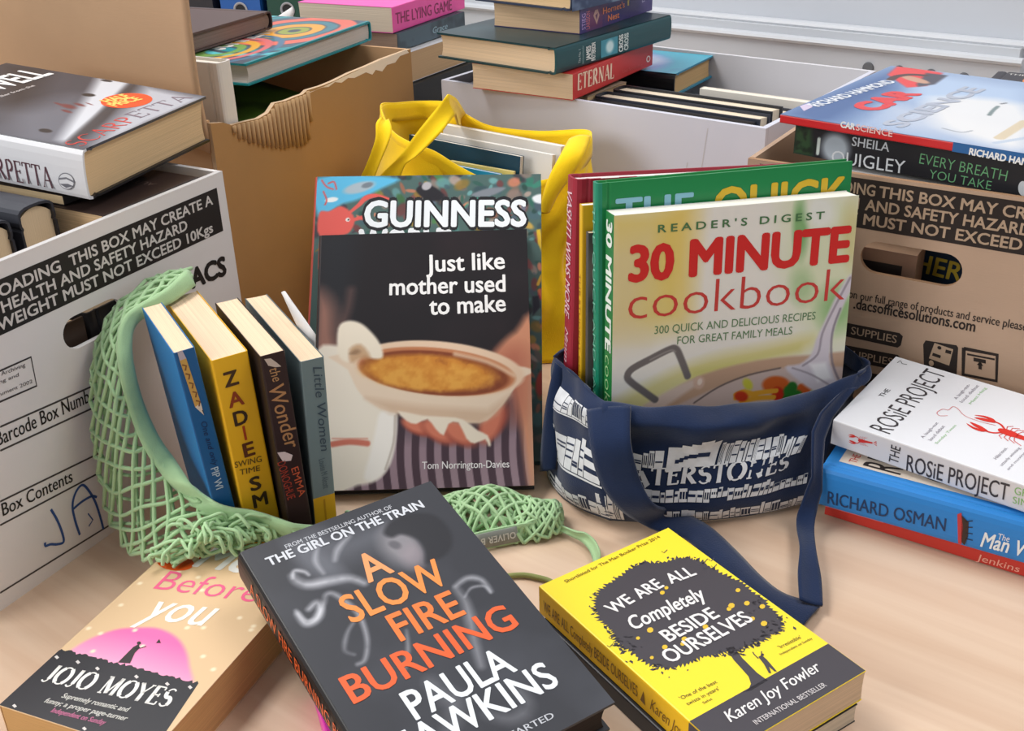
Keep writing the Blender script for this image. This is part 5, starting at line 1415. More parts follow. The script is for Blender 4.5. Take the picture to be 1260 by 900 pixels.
# ------------------------------------------------------------------ navy tote bag
m_navy = cloth('navy_canvas', (27, 43, 76), .12)
m_print = mat('screen_print_white', (228, 230, 234), rough=.8, spec=.1, noise=.12, nscale=(120, 120, 120))
nroot = empty('tote_bag', Matrix.Translation((.16, .88, 0)))
tag(nroot, 'navy canvas tote bag printed with white bookshelves, slumped around the cookbooks', 'bag')
# four corner-matched segments: left side (back to front), front, right side (front to back), back
def seg_rows():
    rows = []
    py = lambda *q: [tuple(at_y(*k)) for k in q]
    pz = lambda *q: [tuple(at_z(*k)) for k in q]
    n1, n2, n3, n4 = 26, 64, 20, 30
    def row(a, b, c, d):
        return np.concatenate([arcseg(a, n1 + 1)[:-1], arcseg(b, n2 + 1)[:-1], arcseg(c, n3 + 1)[:-1], arcseg(d, n4 + 1)[:-1]])
    # base on the table
    A = pz((674, 588, .001), (690, 611, .001), (716, 628, .001), (750, 641, .001))
    Bq = pz((750, 641, .001), (800, 643, .001), (850, 642, .001), (900, 638, .001), (950, 630, .001), (1003, 616, .001))
    Cq = [Bq[-1], (.280, .845, .001), (.290, .875, .001), (.288, .920, .001)]
    Dq = [Cq[-1], (.24, .962, .001), (.14, .945, .001), (.065, .930, .001), (0.034, .904, .001), A[0]]
    rows.append(row(A, Bq, Cq, Dq))
    # low belly
    A = py((671, 562, .878), (682, 585, .848), (706, 606, .810), (744, 622, .782))
    Bq = py((744, 622, .782), (800, 627, .776), (850, 627, .778), (900, 623, .783), (955, 614, .79), (1012, 598, .805))
    Cq = [Bq[-1], (.290, .85, .03), (.302, .878, .03), (.300, .925, .03)]
    Dq = [Cq[-1], (.24, .963, .03), (.14, .947, .03), (.066, .931, .03), (0.035, .904, .03), A[0]]
    rows.append(row(A, Bq, Cq, Dq))
    # mid belly
    A = py((672, 525, .882), (684, 545, .850), (706, 560, .812), (742, 575, .787))
    Bq = py((742, 575, .787), (800, 585, .78), (850, 585, .782), (900, 580, .787), (960, 568, .797), (1022, 548, .82))
    Cq = [Bq[-1], (.302, .860, .06), (.309, .882, .06), (.304, .93, .06)]
    Dq = [Cq[-1], (.24, .964, .06), (.14, .949, .06), (.066, .932, .06), (0.036, .904, .06), A[0]]
    rows.append(row(A, Bq, Cq, Dq))
    # shoulder crease
    A = py((676, 490, .886), (690, 505, .852), (712, 518, .816), (742, 535, .789))
    Bq = py((742, 535, .789), (790, 548, .786), (850, 549, .789), (910, 545, .795), (975, 532, .812), (1035, 512, .838))
    Cq = [Bq[-1], (.306, .868, .078), (.312, .888, .078), (.306, .932, .078)]
    Dq = [Cq[-1], (.24, .965, .078), (.14, .95, .078), (.066, .933, .08), (0.037, .904, .082), A[0]]
    rows.append(row(A, Bq, Cq, Dq))
    # folded collar bulging over the crease
    A = py((680, 462, .890), (697, 480, .855), (718, 496, .818), (742, 514, .786))
    Bq = py((742, 514, .786), (790, 524, .777), (850, 526, .78), (910, 522, .786), (975, 510, .807), (1042, 490, .842))
    Cq = [Bq[-1], (.317, .868, .093), (.315, .892, .09), (.308, .934, .09)]
    Dq = [Cq[-1], (.24, .966, .09), (.14, .951, .09), (.066, .934, .093), (0.038, .904, .095), A[0]]
    rows.append(row(A, Bq, Cq, Dq))
    # rim
    A = py((685, 444, .892), (702, 456, .860), (722, 474, .828), (744, 494, .798))
    Bq = py((744, 494, .798), (790, 501, .794), (850, 500, .802), (910, 496, .813), (985, 487, .832), (1058, 458, .862))
    Cq = [Bq[-1], (.3195, .885, .10), (.314, .900, .10), (.306, .932, .10)]
    Dq = [Cq[-1], (.24, .963, .10), (.14, .948, .103), (.066, .931, .106), (0.040, .904, .108), A[0]]
    rows.append(row(A, Bq, Cq, Dq))
    # turned-in edge
    r = rows[-1].copy(); c = np.array((.19, .90, 0)); d = c - r; d[:, 2] = 0; d /= np.linalg.norm(d, axis=1)[:, None]
    rows.append(r + d * .004 - np.array((0, 0, .014)))
    return rows, (n1, n2, n3, n4)
rows, nseg = seg_rows()
R = np.array(rows); nu = R.shape[1]
NV = 49
G = np.stack([cr(R[:, i], 8) for i in range(nu)], 0)      # nu x nv x 3
NV = G.shape[1]
du = np.gradient(G, axis=0); dv = np.gradient(G, axis=1); NRM = np.cross(du, dv); NRM /= np.linalg.norm(NRM, axis=2)[..., None] + 1e-12
cen = np.array((.18, .90, .05)); sgn = np.sign(((G - cen) * NRM).sum(2)); 
if np.median(sgn) < 0: NRM = -NRM
ui = np.arange(nu)[:, None] / nu; vi = np.arange(NV)[None, :] / (NV - 1)
fold = .0016 * np.sin(62 * ui + 9 * vi) * np.sin(math.pi * vi) + .0024 * np.sin(23 * ui - 14 * vi + 1) * np.sin(math.pi * np.clip(vi, 0, 1)) + .003 * (vnoise(ui * .9, vi * .35, .06, 3) - .5) * np.sin(math.pi * vi)
G = G + NRM * fold[..., None]
G[..., 2] = np.maximum(G[..., 2], .0008)
def off_stack(P):      # the bag's right end stops at the stack of books beside it
    lim = .2545 + (P[..., 1] - .791) * .652
    lim = lim - np.where(P[..., 2] > .05, .002, 0)
    return np.where((P[..., 1] > .787) & (P[..., 2] < .092), np.minimum(P[..., 0], lim), P[..., 0])
G[..., 0] = off_stack(G)
mb = MB(); mb.add(G.reshape(-1, 3), grid_faces(nu, NV, True), 0, (255, 255, 255), True)
nb = mb.build('bag_body', m_navy, nroot, nroot.matrix_world)
nb.data.transform(nroot.matrix_world.inverted())
sm = nb.modifiers.new('cloth_thickness', 'SOLIDIFY'); sm.thickness = .0012; sm.offset = -1


def bagpt(u, v, h=.0006):
    """u runs over the grid columns, v over the rows (0 at the table, 1 at the rim)"""
    u = min(max(u, 0), nu - 1.001); w_ = min(max(v, 0), 1) * (NV - 1)
    i = int(u); k = min(int(w_), NV - 2); a = u - i; b = w_ - k
    f = lambda A: (A[i, k] * (1 - a) * (1 - b) + A[i + 1, k] * a * (1 - b) + A[i, k + 1] * (1 - a) * b + A[i + 1, k + 1] * a * b)
    return f(G) + f(NRM) * h


pr = MB()
def pquad(u0, u1, v0, v1, h=.0006, skew=0, step=1.5):
    n = max(1, int(abs(u1 - u0) / step)); m = max(1, int(abs(v1 - v0) / .02))
    V = []
    for i in range(n + 1):
        for k in range(m + 1):
            b = v0 + (v1 - v0) * k / m
            V.append(bagpt(u0 + (u1 - u0) * i / n + skew * k / m, b, h))
    pr.add(V, grid_faces(n + 1, m + 1))
nr = MB()
def nquad(u0, u1, v0, v1, h=.0009):
    global pr
    n = max(1, int(abs(u1 - u0) / 1.5)); V = []
    for i in range(n + 1):
        for k in range(2): V.append(bagpt(u0 + (u1 - u0) * i / n, v0 + (v1 - v0) * k, h))
    pr.add(V, grid_faces(n + 1, 2), 1)
rb = random.Random(5)
n1, n2 = nseg[0], nseg[1]
def shelf(ua, ub, v0, v1, dens=1.):
    u = ua
    while u < ub - .8:
        w_ = rb.choice((.9, 1.2, 1.6, 2.2, 3.2)) * dens; w_ = min(w_, ub - u)
        t = rb.random(); hv = v1 - rb.uniform(0, .22) * (v1 - v0)
        if t < .62:
            pquad(u, u + w_ - .22, v0, hv, skew=rb.choice((0, 0, 0, .3)))
            if w_ > 1.3:
                for _ in range(rb.randint(1, 3)):
                    q = rb.uniform(v0 + .02, hv - .03); nquad(u + .15, u + w_ - .4, q, q + .008)
        elif t < .85:
            for k in range(3): pquad(u + w_ * k / 3, u + w_ * k / 3 + .16, v0, hv)
            pquad(u, u + w_ - .2, v0, v0 + .014); pquad(u, u + w_ - .2, hv - .014, hv)
        else:
            for k in range(3):
                q = v0 + (hv - v0) * k / 3; pquad(u, u + w_ - .2, q, q + (hv - v0) / 3 - .02)
        u += w_
    pquad(ua, ub, v0 - .012, v0 - .004)
fu0 = n1 + 4; fu1 = n1 + n2 - 3
# where a height on the picture of the front panel falls on the cloth: v as a function of u
def proj(P):
    d = P - np.array(CAMP); z = d @ np.array(_fw)
    return np.stack([630 + FPX * (d @ np.array(_rt)) / z, 450 + FPX * (d @ np.array(_dn)) / z], -1)
PXY = proj(G)
def v_at(u, xs, ys):
    i = int(min(max(round(u), 0), nu - 1)); c = PXY[i]
    kk = range(2, NV - 8)
    y = np.array([c[k, 1] for k in kk]); x = np.array([c[k, 0] for k in kk])
    t = np.interp(x, xs, ys); d = np.abs(y - t)
    return (2 + int(np.argmin(d))) / (NV - 1)
def u_at(px_):
    col = PXY[n1:n1 + n2, NV // 3, 0]; return n1 + float(np.interp(px_, col, np.arange(n2)))
XS = (765, 820, 880, 930, 965, 1000)
def row(ua, ub, top, bot, dens=1., xs=XS):
    u = ua
    while u < ub - .8:
        w_ = rb.choice((1.0, 1.4, 1.8, 2.4)) * dens; w_ = min(w_, ub - u)
        v1 = v_at(u + w_ / 2, xs, top); v0 = v_at(u + w_ / 2, xs, bot)
        if v1 - v0 < .02: u += w_; continue
        t = rb.random(); hv = v1 - rb.uniform(0, .25) * (v1 - v0)
        if t < .72:
            pquad(u, u + w_ - .25, v0, hv, skew=rb.choice((0, 0, .3)))
            if w_ > 1.3:
                for _ in range(2): q = rb.uniform(v0 + .02, max(v0 + .03, hv - .03)); nquad(u + .15, u + w_ - .4, q, q + .008)
        else:
            for k in range(3): pquad(u + w_ * k / 3, u + w_ * k / 3 + .2, v0, hv)
            pquad(u, u + w_ - .2, v0, v0 + .014); pquad(u, u + w_ - .2, hv - .014, hv)
        u += w_
T1, B1_ = (556, 553, 543, 537, 534, 536), (575, 579, 574, 567, 560, 552)
row(u_at(758), u_at(815), T1, B1_)
ua, ub = u_at(818), u_at(877)
for k in range(12):
    a = ua + (ub - ua) * k / 12; b = ua + (ub - ua) * (k + 1) / 12
    v1 = v_at((a + b) / 2, XS, T1); v0 = v_at((a + b) / 2, XS, B1_)
    pquad(a, b, v0, v1)
    if 1 < k < 10: nquad(a, b, v0 + (v1 - v0) * .3, v0 + (v1 - v0) * .45)
row(u_at(880), u_at(985), T1, B1_, .8)
row(u_at(783), u_at(1000), (602, 602, 601, 595, 588, 580), (620, 620, 615, 608, 602, 596))
row(u_at(800), u_at(1005), (630, 630, 626, 618, 612, 606), (641, 641, 638, 632, 627, 620), 1.2)
row(u_at(700) if False else n1 - 2, u_at(765), (600, 620, 620, 620, 620, 620), (640, 640, 640, 640, 640, 640), 1.2)
shelf(5, n1 - 2, .50, .66, 1.6); shelf(4, n1, .26, .42, 1.5); shelf(1, n1 + 2, .06, .18, 1.5)
# the lettering follows the cloth
V, Fc = serif_mesh('WATERSTONES', .2, .085, .22); x0, x1 = V[:, 0].min(), V[:, 0].max()
ua, ub = u_at(746), u_at(972)
TT, TB_ = (579, 578, 572, 566, 561, 556), (598, 598, 595, 586, 577, 568)
VV = []
cache = {}
for q in V:
    u = ua + (q[0] - x0) * (ub - ua) / (x1 - x0); k = round(u)
    if k not in cache: cache[k] = (v_at(k, XS, TB_), v_at(k, XS, TT))
    k0 = int(math.floor(u)); f_ = u - k0
    for kk in (k0, k0 + 1):
        if kk not in cache: cache[kk] = (v_at(kk, XS, TB_), v_at(kk, XS, TT))
    v0 = cache[k0][0] * (1 - f_) + cache[k0 + 1][0] * f_; v1 = cache[k0][1] * (1 - f_) + cache[k0 + 1][1] * f_
    VV.append(bagpt(u, v0 + q[1] * (v1 - v0), .0009))
pr.add(VV, Fc)
po = pr.build('shelf_print', [m_print, m_navy], nb, nroot.matrix_world); po.data.transform(nroot.matrix_world.inverted())
# strap: from the rim over the print, onto the table, a corner, and back up to the right side
st = MB()
def E(*q): return np.array([tuple(at_y(*k[1:]) if k[0] == 'y' else at_z(*k[1:])) for k in q])
A = E(('y', 722, 505, .80), ('y', 726, 545, .775), ('y', 737, 590, .766), ('y', 762, 626, .762), ('z', 800, 650, .010), ('z', 842, 662, .012), ('z', 868, 686, .018), ('z', 912, 726, .018), ('z', 952, 757, .010), ('z', 985, 775, .006))
Bq = E(('y', 776, 500, .785), ('y', 776, 545, .762), ('y', 788, 592, .757), ('y', 806, 622, .757), ('z', 832, 628, .014), ('z', 872, 648, .016), ('z', 905, 678, .014), ('z', 938, 712, .010), ('z', 968, 733, .006), ('z', 1012, 744, .004))
strip(st, A, Bq, .0022, 6, 7, .0022)
so = st.build('strap', m_navy, nroot, nroot.matrix_world); so.data.transform(nroot.matrix_world.inverted())
st = MB()
A = E(('z', 984, 738, .012), ('z', 982, 705, .016), ('z', 984, 672, .018), ('z', 980, 640, .014), ('y', 992, 604, .778), ('y', 1006, 570, .782), ('y', 1020, 530, .800), ('y', 1033, 498, .822), ('y', 1043, 478, .842))
Bq = E(('z', 1012, 746, .008), ('z', 1010, 712, .012), ('z', 1004, 678, .016), ('z', 1002, 650, .014), ('y', 1006, 622, .778), ('y', 1018, 584, .784), ('y', 1034, 540, .804), ('y', 1047, 502, .828), ('y', 1056, 477, .846))
A = cr(A, 6); Bq = cr(Bq, 6); sh = np.maximum(A[:, 0] - off_stack(A), Bq[:, 0] - off_stack(Bq)); sh = np.convolve(np.pad(sh, 4, mode='edge'), np.ones(9) / 9, 'valid'); A[:, 0] -= sh; Bq[:, 0] -= sh
strip(st, A, Bq, .0022, 0, 7, .0015)
so = st.build('strap', m_navy, nroot, nroot.matrix_world); so.data.transform(nroot.matrix_world.inverted())
# plain tail of the other strap hanging at the left edge
st = MB()
strip(st, E(('y', 683, 446, .880), ('y', 673, 490, .870), ('y', 667, 540, .862), ('y', 665, 580, .854)), E(('y', 696, 456, .876), ('y', 690, 500, .866), ('y', 686, 550, .852), ('y', 684, 578, .846)), .002, 6, 5, .002)
so = st.build('strap', m_navy, nroot, nroot.matrix_world); so.data.transform(nroot.matrix_world.inverted())

# ------------------------------------------------------------------ yellow tote bag
m_yel = cloth('yellow_canvas', (255, 212, 24), .06, 0)
yroot = empty('tote_bag', Matrix.Translation((-.03, 1.15, 0)))
tag(yroot, 'yellow canvas tote bag holding magazines behind the leaning pair of books', 'bag')
YK = 1.035
py = lambda *q: [tuple(at_y(k[0], k[1], k[2] * YK)) for k in q]
def EY(*q): return np.array([tuple(at_y(k[1], k[2], k[3] * YK)) for k in q])
Lr = py((470, 131, 1.20), (490, 128, 1.225), (520, 126, 1.245), (553, 128, 1.235), (575, 143, 1.225), (605, 157, 1.215), (660, 163, 1.19), (716, 161, 1.165), (726, 168, 1.14), (716, 185, 1.115), (697, 212, 1.10), (672, 222, 1.10), (640, 226, 1.10), (600, 222, 1.102), (566, 206, 1.105), (535, 187, 1.11), (505, 176, 1.12), (482, 160, 1.15))
Lb = [(-.185, 1.17, .001), (-.165, 1.22, .001), (-.13, 1.25, .001), (-.09, 1.235, .001), (-.05, 1.215, .001), (0, 1.195, .001), (.05, 1.165, .001), (.085, 1.135, .001), (.095, 1.105, .001), (.085, 1.075, .001), (.06, 1.062, .001), (.03, 1.06, .001), (-.01, 1.06, .001), (-.05, 1.064, .001), (-.09, 1.07, .001), (-.13, 1.085, .001), (-.16, 1.105, .001), (-.178, 1.135, .001)]
Lb = [(q[0] * YK, q[1] * YK + (.012 if q[1] > 1.15 else 0), q[2]) for q in Lb]
top_ = resample(cr(Lr, 8, True).tolist() + [Lr[0]], 145)[:-1]; bot_ = resample(cr(Lb, 8, True).tolist() + [Lb[0]], 145)[:-1]
# pair by control index so that corners stay matched
top_ = cr(Lr, 8, True); bot_ = cr(Lb, 8, True); nuy = len(top_); nvy = 40
Gy = np.empty((nuy, nvy, 3))
ui = np.arange(nuy) / nuy
for k in range(nvy):
    v = k / (nvy - 1); Gy[:, k] = bot_ * (1 - v) + top_ * v
cy = Gy.mean(0)[None]; rad = Gy - cy; rad[..., 2] = 0; rad /= np.linalg.norm(rad, axis=2)[..., None] + 1e-9
vi = np.linspace(0, 1, nvy)[None]
amp = .003 * np.sin(90 * ui[:, None] + 16 * vi + 3 * np.sin(7 * vi)) * np.sin(math.pi * vi) + .004 * np.sin(40 * ui[:, None] + 5 * vi) * np.sin(math.pi * vi) + .006 * np.sin(17 * ui[:, None] - 9 * vi) * np.sin(math.pi * vi) + .008 * (vnoise(ui[:, None] * 1.2, vi * .4, .07, 9) - .5) * np.sin(math.pi * vi)
Gy += rad * amp[..., None]
mb = MB(); mb.add(Gy.reshape(-1, 3), grid_faces(nuy, nvy, True), 0, (255, 255, 255), True)
yb = mb.build('bag_body', m_yel, yroot, yroot.matrix_world); yb.data.transform(yroot.matrix_world.inverted())
s_ = yb.modifiers.new('cloth_thickness', 'SOLIDIFY'); s_.thickness = .0014; s_.offset = 0
# hem round the rim
hm = MB(); t0 = top_ + np.array((0, 0, .0015)); t1 = top_ * 1.0; t1 = t1 - np.array((0, 0, .020)) + rad[:, -1] * .0018
t0 = t0 + rad[:, -1] * .0012
strip(hm, np.r_[t0, t0[:1]], np.r_[t1, t1[:1]], .0016, 0, 4, .0006)
ho = hm.build('hem', m_yel, yb, yroot.matrix_world); ho.data.transform(yroot.matrix_world.inverted())
for A, Bq in ((EY(('y', 462, 222, 1.092), ('y', 478, 206, 1.09), ('y', 494, 190, 1.085), ('y', 512, 165, 1.085), ('y', 532, 140, 1.09), ('y', 551, 116, 1.10)), EY(('y', 490, 228, 1.087), ('y', 498, 204, 1.085), ('y', 512, 193, 1.078), ('y', 530, 176, 1.078), ('y', 547, 158, 1.082), ('y', 560, 140, 1.10))),
              (EY(('y', 551, 116, 1.10), ('y', 560, 121, 1.13), ('y', 567, 131, 1.17), ('y', 573, 141, 1.236)), EY(('y', 560, 140, 1.10), ('y', 562, 147, 1.13), ('y', 564, 154, 1.17), ('y', 567, 154, 1.233))),
              (EY(('y', 440, 226, 1.09), ('y', 452, 200, 1.088), ('y', 462, 172, 1.088), ('y', 463, 152, 1.095), ('y', 470, 144, 1.105)), EY(('y', 458, 226, 1.087), ('y', 468, 200, 1.085), ('y', 478, 176, 1.083), ('y', 482, 160, 1.09), ('y', 478, 147, 1.105))),
              (EY(('y', 700, 172, 1.125), ('y', 690, 190, 1.095), ('y', 678, 212, 1.083), ('y', 668, 240, 1.078), ('y', 664, 262, 1.077)), EY(('y', 727, 168, 1.125), ('y', 718, 192, 1.095), ('y', 704, 216, 1.085), ('y', 688, 238, 1.08), ('y', 676, 262, 1.077)))):
    st = MB(); strip(st, A, Bq, .0022, 6, 7, .003); so = st.build('handle', m_yel, yroot, yroot.matrix_world); so.data.transform(yroot.matrix_world.inverted())
# magazines and books in the yellow bag
def mag(name, lab, pl, pr_, z, H, T, cov, pages, kind='paper', fwd=0):
    z -= .014; a = at_z(pl[0], pl[1], z); b = at_z(pr_[0], pr_[1], z); x = (b - a); W = x.length; x.normalize()
    d = Vector((-x.y, x.x, 0)); y = (Z * math.cos(.12) + d * math.sin(.12)).normalized(); zz = x.cross(y)
    o = a - y * ((z - .004) / y.z) + Vector((zz.x, zz.y, 0)) * fwd
    return std(name, lab, axes(o, x, y, zz), W, (z - .004) / y.z, T, kind, cov, None, pages)
B = mag('magazine', 'white magazine rearmost in the yellow bag', (552, 152), (697, 179), .2385, .24, .010, (226, 222, 216), (238, 234, 226)); B.done()
B = mag('magazine', 'second white magazine with worn corner in the yellow bag', (524, 160), (684, 190), .234, .24, .006, (232, 230, 226), (240, 236, 230)); B.done()
B = mag('paperback', 'dark teal book in front of the white magazines in the yellow bag', (508, 165), (645, 192), .232, .24, .007, (24, 66, 88), (220, 214, 204)); B.done()
B = mag('paperback', 'cream and black book in the middle of the yellow bag', (562, 194.5), (640, 208), .2185, .24, .004, (240, 220, 130), (236, 230, 210), fwd=.009)
B.F.poly(B.mb, [(.004, .0), (B.W * .78, .0), (B.W * .78, B.H - .006), (.004, B.H - .006)], (44, 42, 48), 1, px=False)
B.F.poly(B.mb, [(B.W * .74, B.H - .05), (B.W * .78, B.H - .05), (B.W * .78, B.H - .008), (B.W * .74, B.H - .01)], (190, 150, 60), 2, px=False); B.done()
B = mag('paperback', 'bright blue slim book frontmost in the yellow bag', (560, 200), (622, 212), .2175, .2, .005, (34, 152, 206), (230, 232, 236), fwd=.006)
B.F.poly(B.mb, [(B.W * .66, B.H - .03), (B.W * .96, B.H - .03), (B.W * .96, B.H - .004), (B.W * .66, B.H - .004)], (206, 202, 180), 1, px=False); B.done()

# ------------------------------------------------------------------ green net bag
m_net = mat('green_cotton', (180, 216, 164), rough=.9, spec=.1, sheen=.3, noise=.10, nscale=(60, 60, 60), bump=.5, bscale=(1500, 1500, 1500))
groot = empty('net_bag', Matrix.Translation((-.24, .74, 0)))
tag(groot, 'pale green cotton net bag around the four paperbacks with its handle bunched at the right', 'bag')
def loc(o): o.data.transform(groot.matrix_world.inverted()); return o
def on_box(px, py, gap):
    # point on the ray just in front of the left archive box's face
    n = Vector((bx.y, -bx.x, 0)); o = Vector((-.4204, .6754, 0)) + n * gap; d = ray(px, py)
    t = (o - CAMP).dot(n) / d.dot(n); return CAMP + d * t
band = [('y', 236, 350, .862), ('y', 208, 366, .838), ('y', 178, 383, .816), ('y', 159, 398, .803), ('y', 153, 425, .788), ('y', 156, 462, .777), ('y', 168, 505, .772), ('y', 190, 552, .76), ('y', 222, 590, .75), ('y', 262, 613, .745), ('y', 310, 627, .742), ('y', 360, 637, .742), ('y', 408, 640, .745), ('y', 440, 630, .77)]
bandc = E(*band)
outer = [(236, 330, .030), (205, 335, .02), (172, 349, .012), (146, 372, .010), (124, 405, .010), (114, 445, .012), (111, 495, .014), (114, 545, .016), (122, 592, .018), (133, 640, .020)]
oc = [tuple(on_box(*q)) for q in outer] + [tuple(at_z(*q)) for q in ((160, 682, .020), (205, 694, .040), (262, 682, .041), (318, 664, .040), (372, 655, .025), (420, 646, .003), (446, 640, .003))]
Rb = resample(cr(bandc, 10), 161); Ro = resample(cr(oc, 10), 161)
toc = np.array((.32, -.85, .42)); toc /= np.linalg.norm(toc)
def net_pt(s, t, bulge):
    s = min(max(s, 0), 1) * 160; i = min(int(s), 159); a = s - i
    p = Rb[i] * (1 - a) + Rb[i + 1] * a; q = Ro[i] * (1 - a) + Ro[i + 1] * a
    w_ = abs(math.sin(math.pi * min(max(t, 0), 1))) ** .8
    L_ = np.linalg.norm(q - p)
    r = p * (1 - t) + q * t + toc * (bulge * L_ * w_)
    sag = s / 160
    if sag > .55: r = r + np.array((.004 * math.sin(9 * t + 40 * sag), .003 * math.sin(31 * sag), .004 * math.sin(23 * t + 50 * sag))) * min(1, (sag - .55) * 4) * w_
    r[2] = max(r[2], .002)
    return r
TANM = bpy.data.objects['paperback.006'].matrix_world.inverted()
def clear(P):
    # keep the cotton outside the books it lies against and on top of the tan paperback
    P = np.array(P, float)
    for i in range(len(P)):
        p = P[i]; q = .878 * p[0] + .478 * p[1]; w_ = -.478 * p[0] + .878 * p[1]
        if .127 < q < .247 and p[2] < .17:
            lim = np.interp(q, (.127, .145, .165, .191, .247), (.765, .747, .742, .719, .712)) - .003
            if lim < w_ < lim + .09: p[0] -= (lim - w_) * .478; p[1] += (lim - w_) * .878
        l = TANM @ Vector(p)
        if -.004 < l.x < .127 and -.004 < l.y < .206: p[2] = max(p[2], .0398)
    return P
nm = MB(); rn = random.Random(3)
def lattice(bulge, ns, nt, r, seed, rise=1.6):
    rg = random.Random(seed); j = {}
    def node(i, k):
        if (i, k) not in j:
            j[(i, k)] = net_pt(i / ns + rg.uniform(-.25, .25) / ns, k / nt + (rg.uniform(-.2, .2) / nt if 0 < k < nt else 0), bulge)
        return j[(i, k)]
    for sgn in (1, -1):
        for st_ in range(-nt, ns + nt + 1):
            pts = [node(st_ + sgn * k, k) for k in range(nt + 1) if 0 <= st_ + sgn * k <= ns]
            if len(pts) >= 2: tube(nm, clear(cr(pts, 4)), r, 5)
lattice(.24, 25, 4, .0018, 1)
lattice(.08, 15, 3, .0015, 2)
# crumpled folds of net at the foot of the pouch and along the front
for i in range(60):
    s0 = rn.uniform(.62, .98); c = net_pt(s0, rn.uniform(.35, .95), .3)
    a0 = rn.random() * 6.28; rx = rn.uniform(.008, .020); rz = rn.uniform(.004, .011)
    pts = [c + np.array((math.cos(a0) * math.cos(q) * rx + rn.uniform(-.002, .002), math.sin(a0) * math.cos(q) * rx * .6, rz * math.sin(q) + rn.uniform(-.002, .002))) for q in np.linspace(0, rn.uniform(3.5, 6.2), 9)]
    pts = [np.array((p[0], p[1], max(p[2], .002))) for p in pts]
    tube(nm, clear(cr(pts, 4)), .0015, 5)
# bunched net at the right (around the handle)
bc = np.array(at_z(612, 630, .014)); ax = np.array(at_z(690, 632, .014)) - bc; ax = ax / np.linalg.norm(ax); bxv = np.array((-ax[1], ax[0], 0))
for lay_ in range(3):
    RX, RY, RZ = .066 - .006 * lay_, .030 - .004 * lay_, .027 - .005 * lay_
    nsx, nty = 16, 5; rg = random.Random(20 + lay_); nd = {}
    def dome(i, k):
        if (i, k) not in nd:
            a = math.pi * (i + rg.uniform(-.35, .35)) / nsx; b = math.pi * min(max((k + rg.uniform(-.35, .35)) / nty, 0), 1)
            e = abs(math.sin(a)) ** .5
            nd[(i, k)] = bc + ax * (-math.cos(a) * RX - .01) + bxv * (-math.cos(b) * RY * e) + np.array((0, 0, max(math.sin(b) * RZ * e * (1 + .25 * math.sin(5 * a + 2 * lay_)) - .012, -.0125)))
        return nd[(i, k)]
    for sgn in (1, -1):
        for st_ in range(-nty, nsx + nty + 1):
            pts = [dome(st_ + sgn * k, k) for k in range(nty + 1) if 0 <= st_ + sgn * k <= nsx]
            if len(pts) >= 2: tube(nm, cr(pts, 4), .0016, 5)
loc(nm.build('net', m_net, groot, groot.matrix_world))
# rim band
rbn = MB()
A = E(('y', 228, 332, .864), ('y', 204, 355, .836), ('y', 172, 374, .814), ('y', 152, 392, .799), ('y', 144, 424, .784), ('y', 148, 463, .772), ('y', 160, 510, .766), ('y', 182, 560, .754), ('y', 214, 600, .744), ('y', 256, 625, .739), ('y', 306, 640, .737), ('y', 358, 651, .737), ('y', 406, 658, .741), ('y', 440, 660, .755))
Bq = E(('y', 240, 352, .860), ('y', 214, 371, .836), ('y', 184, 387, .816), ('y', 166, 402, .805), ('y', 162, 426, .791), ('y', 166, 458, .782), ('y', 178, 500, .777), ('y', 200, 545, .766), ('y', 232, 582, .757), ('y', 268, 601, .752), ('y', 314, 613, .749), ('y', 362, 627, .746), ('y', 406, 636, .748), ('y', 442, 638, .762))
strip(rbn, clear(cr(A, 6)), clear(cr(Bq, 6)), .0022, 0, 5, .0012)
A = E(('y', 228, 332, .864), ('y', 234, 336, .874), ('y', 228, 345, .885), ('y', 205, 350, .872), ('y', 180, 360, .852)); Bq = E(('y', 240, 352, .860), ('y', 237, 350, .875), ('y', 226, 352, .887), ('y', 203, 356, .874), ('y', 178, 366, .854))
strip(rbn, A, Bq, .0022, 6, 4, .001)
loc(rbn.build('rim_band', m_net, groot, groot.matrix_world))
# handle band with its tag, cord
hb = MB()
A = E(('z', 548, 668, .016), ('z', 590, 655, .018), ('z', 640, 645, .018), ('z', 682, 640, .013)); Bq = E(('z', 552, 684, .002), ('z', 596, 676, .002), ('z', 645, 666, .002), ('z', 684, 655, .003))
strip(hb, A, Bq, .002, 6, 5, .002)
hbo = loc(hb.build('handle_band', m_net, groot, groot.matrix_world))
tg = MB(); n_ = np.array((0, -.0022, .0012))
A = A[:3]; Bq = Bq[:3]
a0 = A[1] * .8 + A[0] * .2 + n_; a1 = A[2] * .9 + A[1] * .1 + n_; b0_ = Bq[1] * .8 + Bq[0] * .2 + n_; b1_ = Bq[2] * .9 + Bq[1] * .1 + n_
strip(tg, [a0 * .93 + b0_ * .07, a1 * .93 + b1_ * .07], [b0_ * .93 + a0 * .07, b1_ * .93 + a1 * .07], .0008, 5, 3, .0006, (146, 150, 142))
ex_ = Vector(a1 - a0); Lx = ex_.length; ex_.normalize(); ey_ = Vector(a0 - b0_); Ly = ey_.length; ey_ = (ey_ - ex_ * ey_.dot(ex_)).normalized()
FT = Face(axes(Vector(b0_), ex_, ey_, ex_.cross(ey_)), (0, 0, 0), (1, 0, 0), (0, 1, 0))
V, Fc = text_mesh('OLIVER B', .02, 0, 1.1); x0, x1 = V[:, 0].min(), V[:, 0].max()
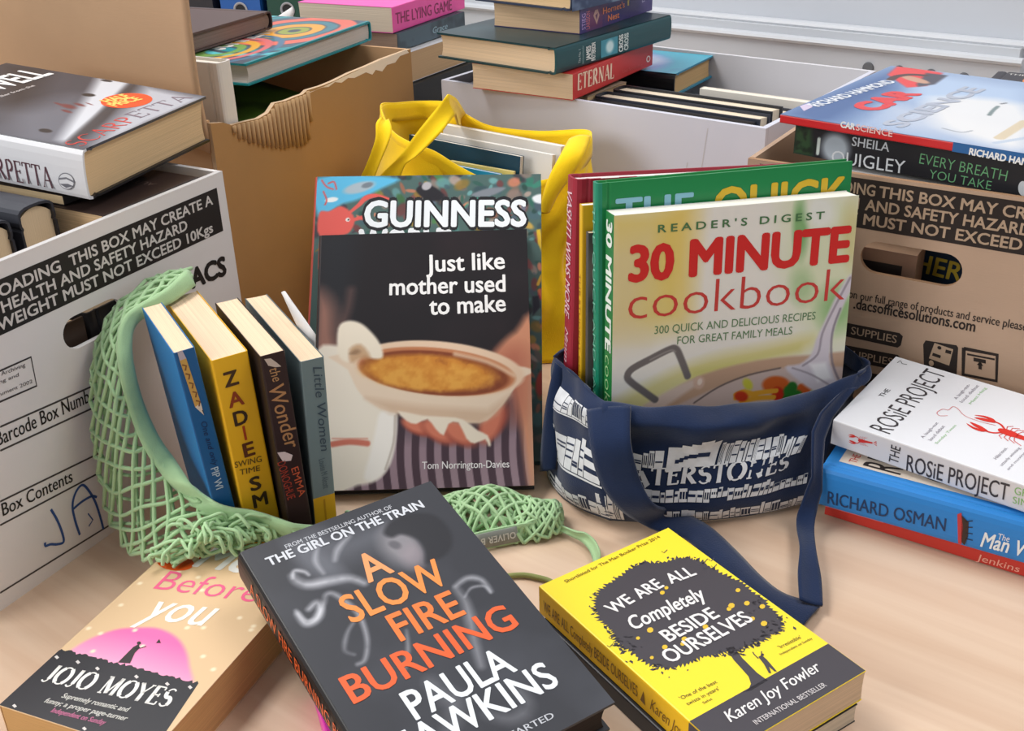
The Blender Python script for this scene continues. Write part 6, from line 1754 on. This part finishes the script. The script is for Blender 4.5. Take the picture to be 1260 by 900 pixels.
# the tag lies upside down
tg.add([FT.M @ FT.p3(Lx * .9 - (q[0] - x0) * Lx * .8 / (x1 - x0), Ly * .66 - q[1] * Ly * .36 / cap_h(), .0012) for q in V], Fc, 0, (214, 216, 208))
loc(tg.build('tag', MATTE, hbo, groot.matrix_world))
cd_ = MB()
A = E(('z', 678, 640, .014), ('z', 694, 648, .010), ('z', 708, 654, .012), ('z', 720, 656, .014), ('z', 731, 664, .012), ('z', 738, 680, .010), ('z', 737, 694, .004)); Bq = E(('z', 680, 652, .006), ('z', 694, 656, .005), ('z', 708, 662, .005), ('z', 718, 668, .006), ('z', 726, 678, .005), ('z', 730, 688, .004), ('z', 731, 696, .002))
strip(cd_, A, Bq, .0026, 6, 5, .002)
loc(cd_.build('cord', m_net, groot, groot.matrix_world))
cd_ = MB(); tube(cd_, cr(E(('z', 596, 712, .003), ('z', 625, 709, .003), ('z', 645, 708, .003), ('z', 662, 711, .003), ('z', 676, 715, .003), ('z', 690, 724, .003)), 8), .0022, 7)
loc(cd_.build('drawstring', mat('olive_cord', (150, 156, 96), rough=.9, noise=.1, bump=.5, bscale=(1200, 1200, 1200)), groot, groot.matrix_world))

# ================================================================== groups of like things
GROUPS = (('in the green net bag', 'paperbacks in the green net bag'), ('in the navy bag', 'books in the navy bag'), ('behind the white cookbook', 'books in the navy bag'),
          ('in the yellow bag', 'magazines and books in the yellow bag'), ('rim of the plain white box', 'row of hardbacks in the plain white box'),
          ('ring binder', 'ring binders behind the torn box'), ('stack on the plain white box', 'stacked books on the plain white box'), ('on the teal hardback', 'stacked books on the plain white box'), ('topmost on the stack', 'stacked books on the plain white box'),
          ('standing spine up', 'dark hardbacks standing in the left box'), ('pink paperback on top', 'stack behind the torn box'), ('directly under the pink one', 'stack behind the torn box'), ('third in the stack behind', 'stack behind the torn box'),
          ('right-hand stack', 'stack of books at the right'), ('under the white paperback', 'stack of books at the right'), ('stack by the kraft box', 'stack of books at the right'))
for o in bpy.context.scene.objects:
    if o.parent is None and 'label' in o:
        for k, g in GROUPS:
            if k in o['label'] and o['category'] in ('book', 'binder'):
                o['group'] = g; break
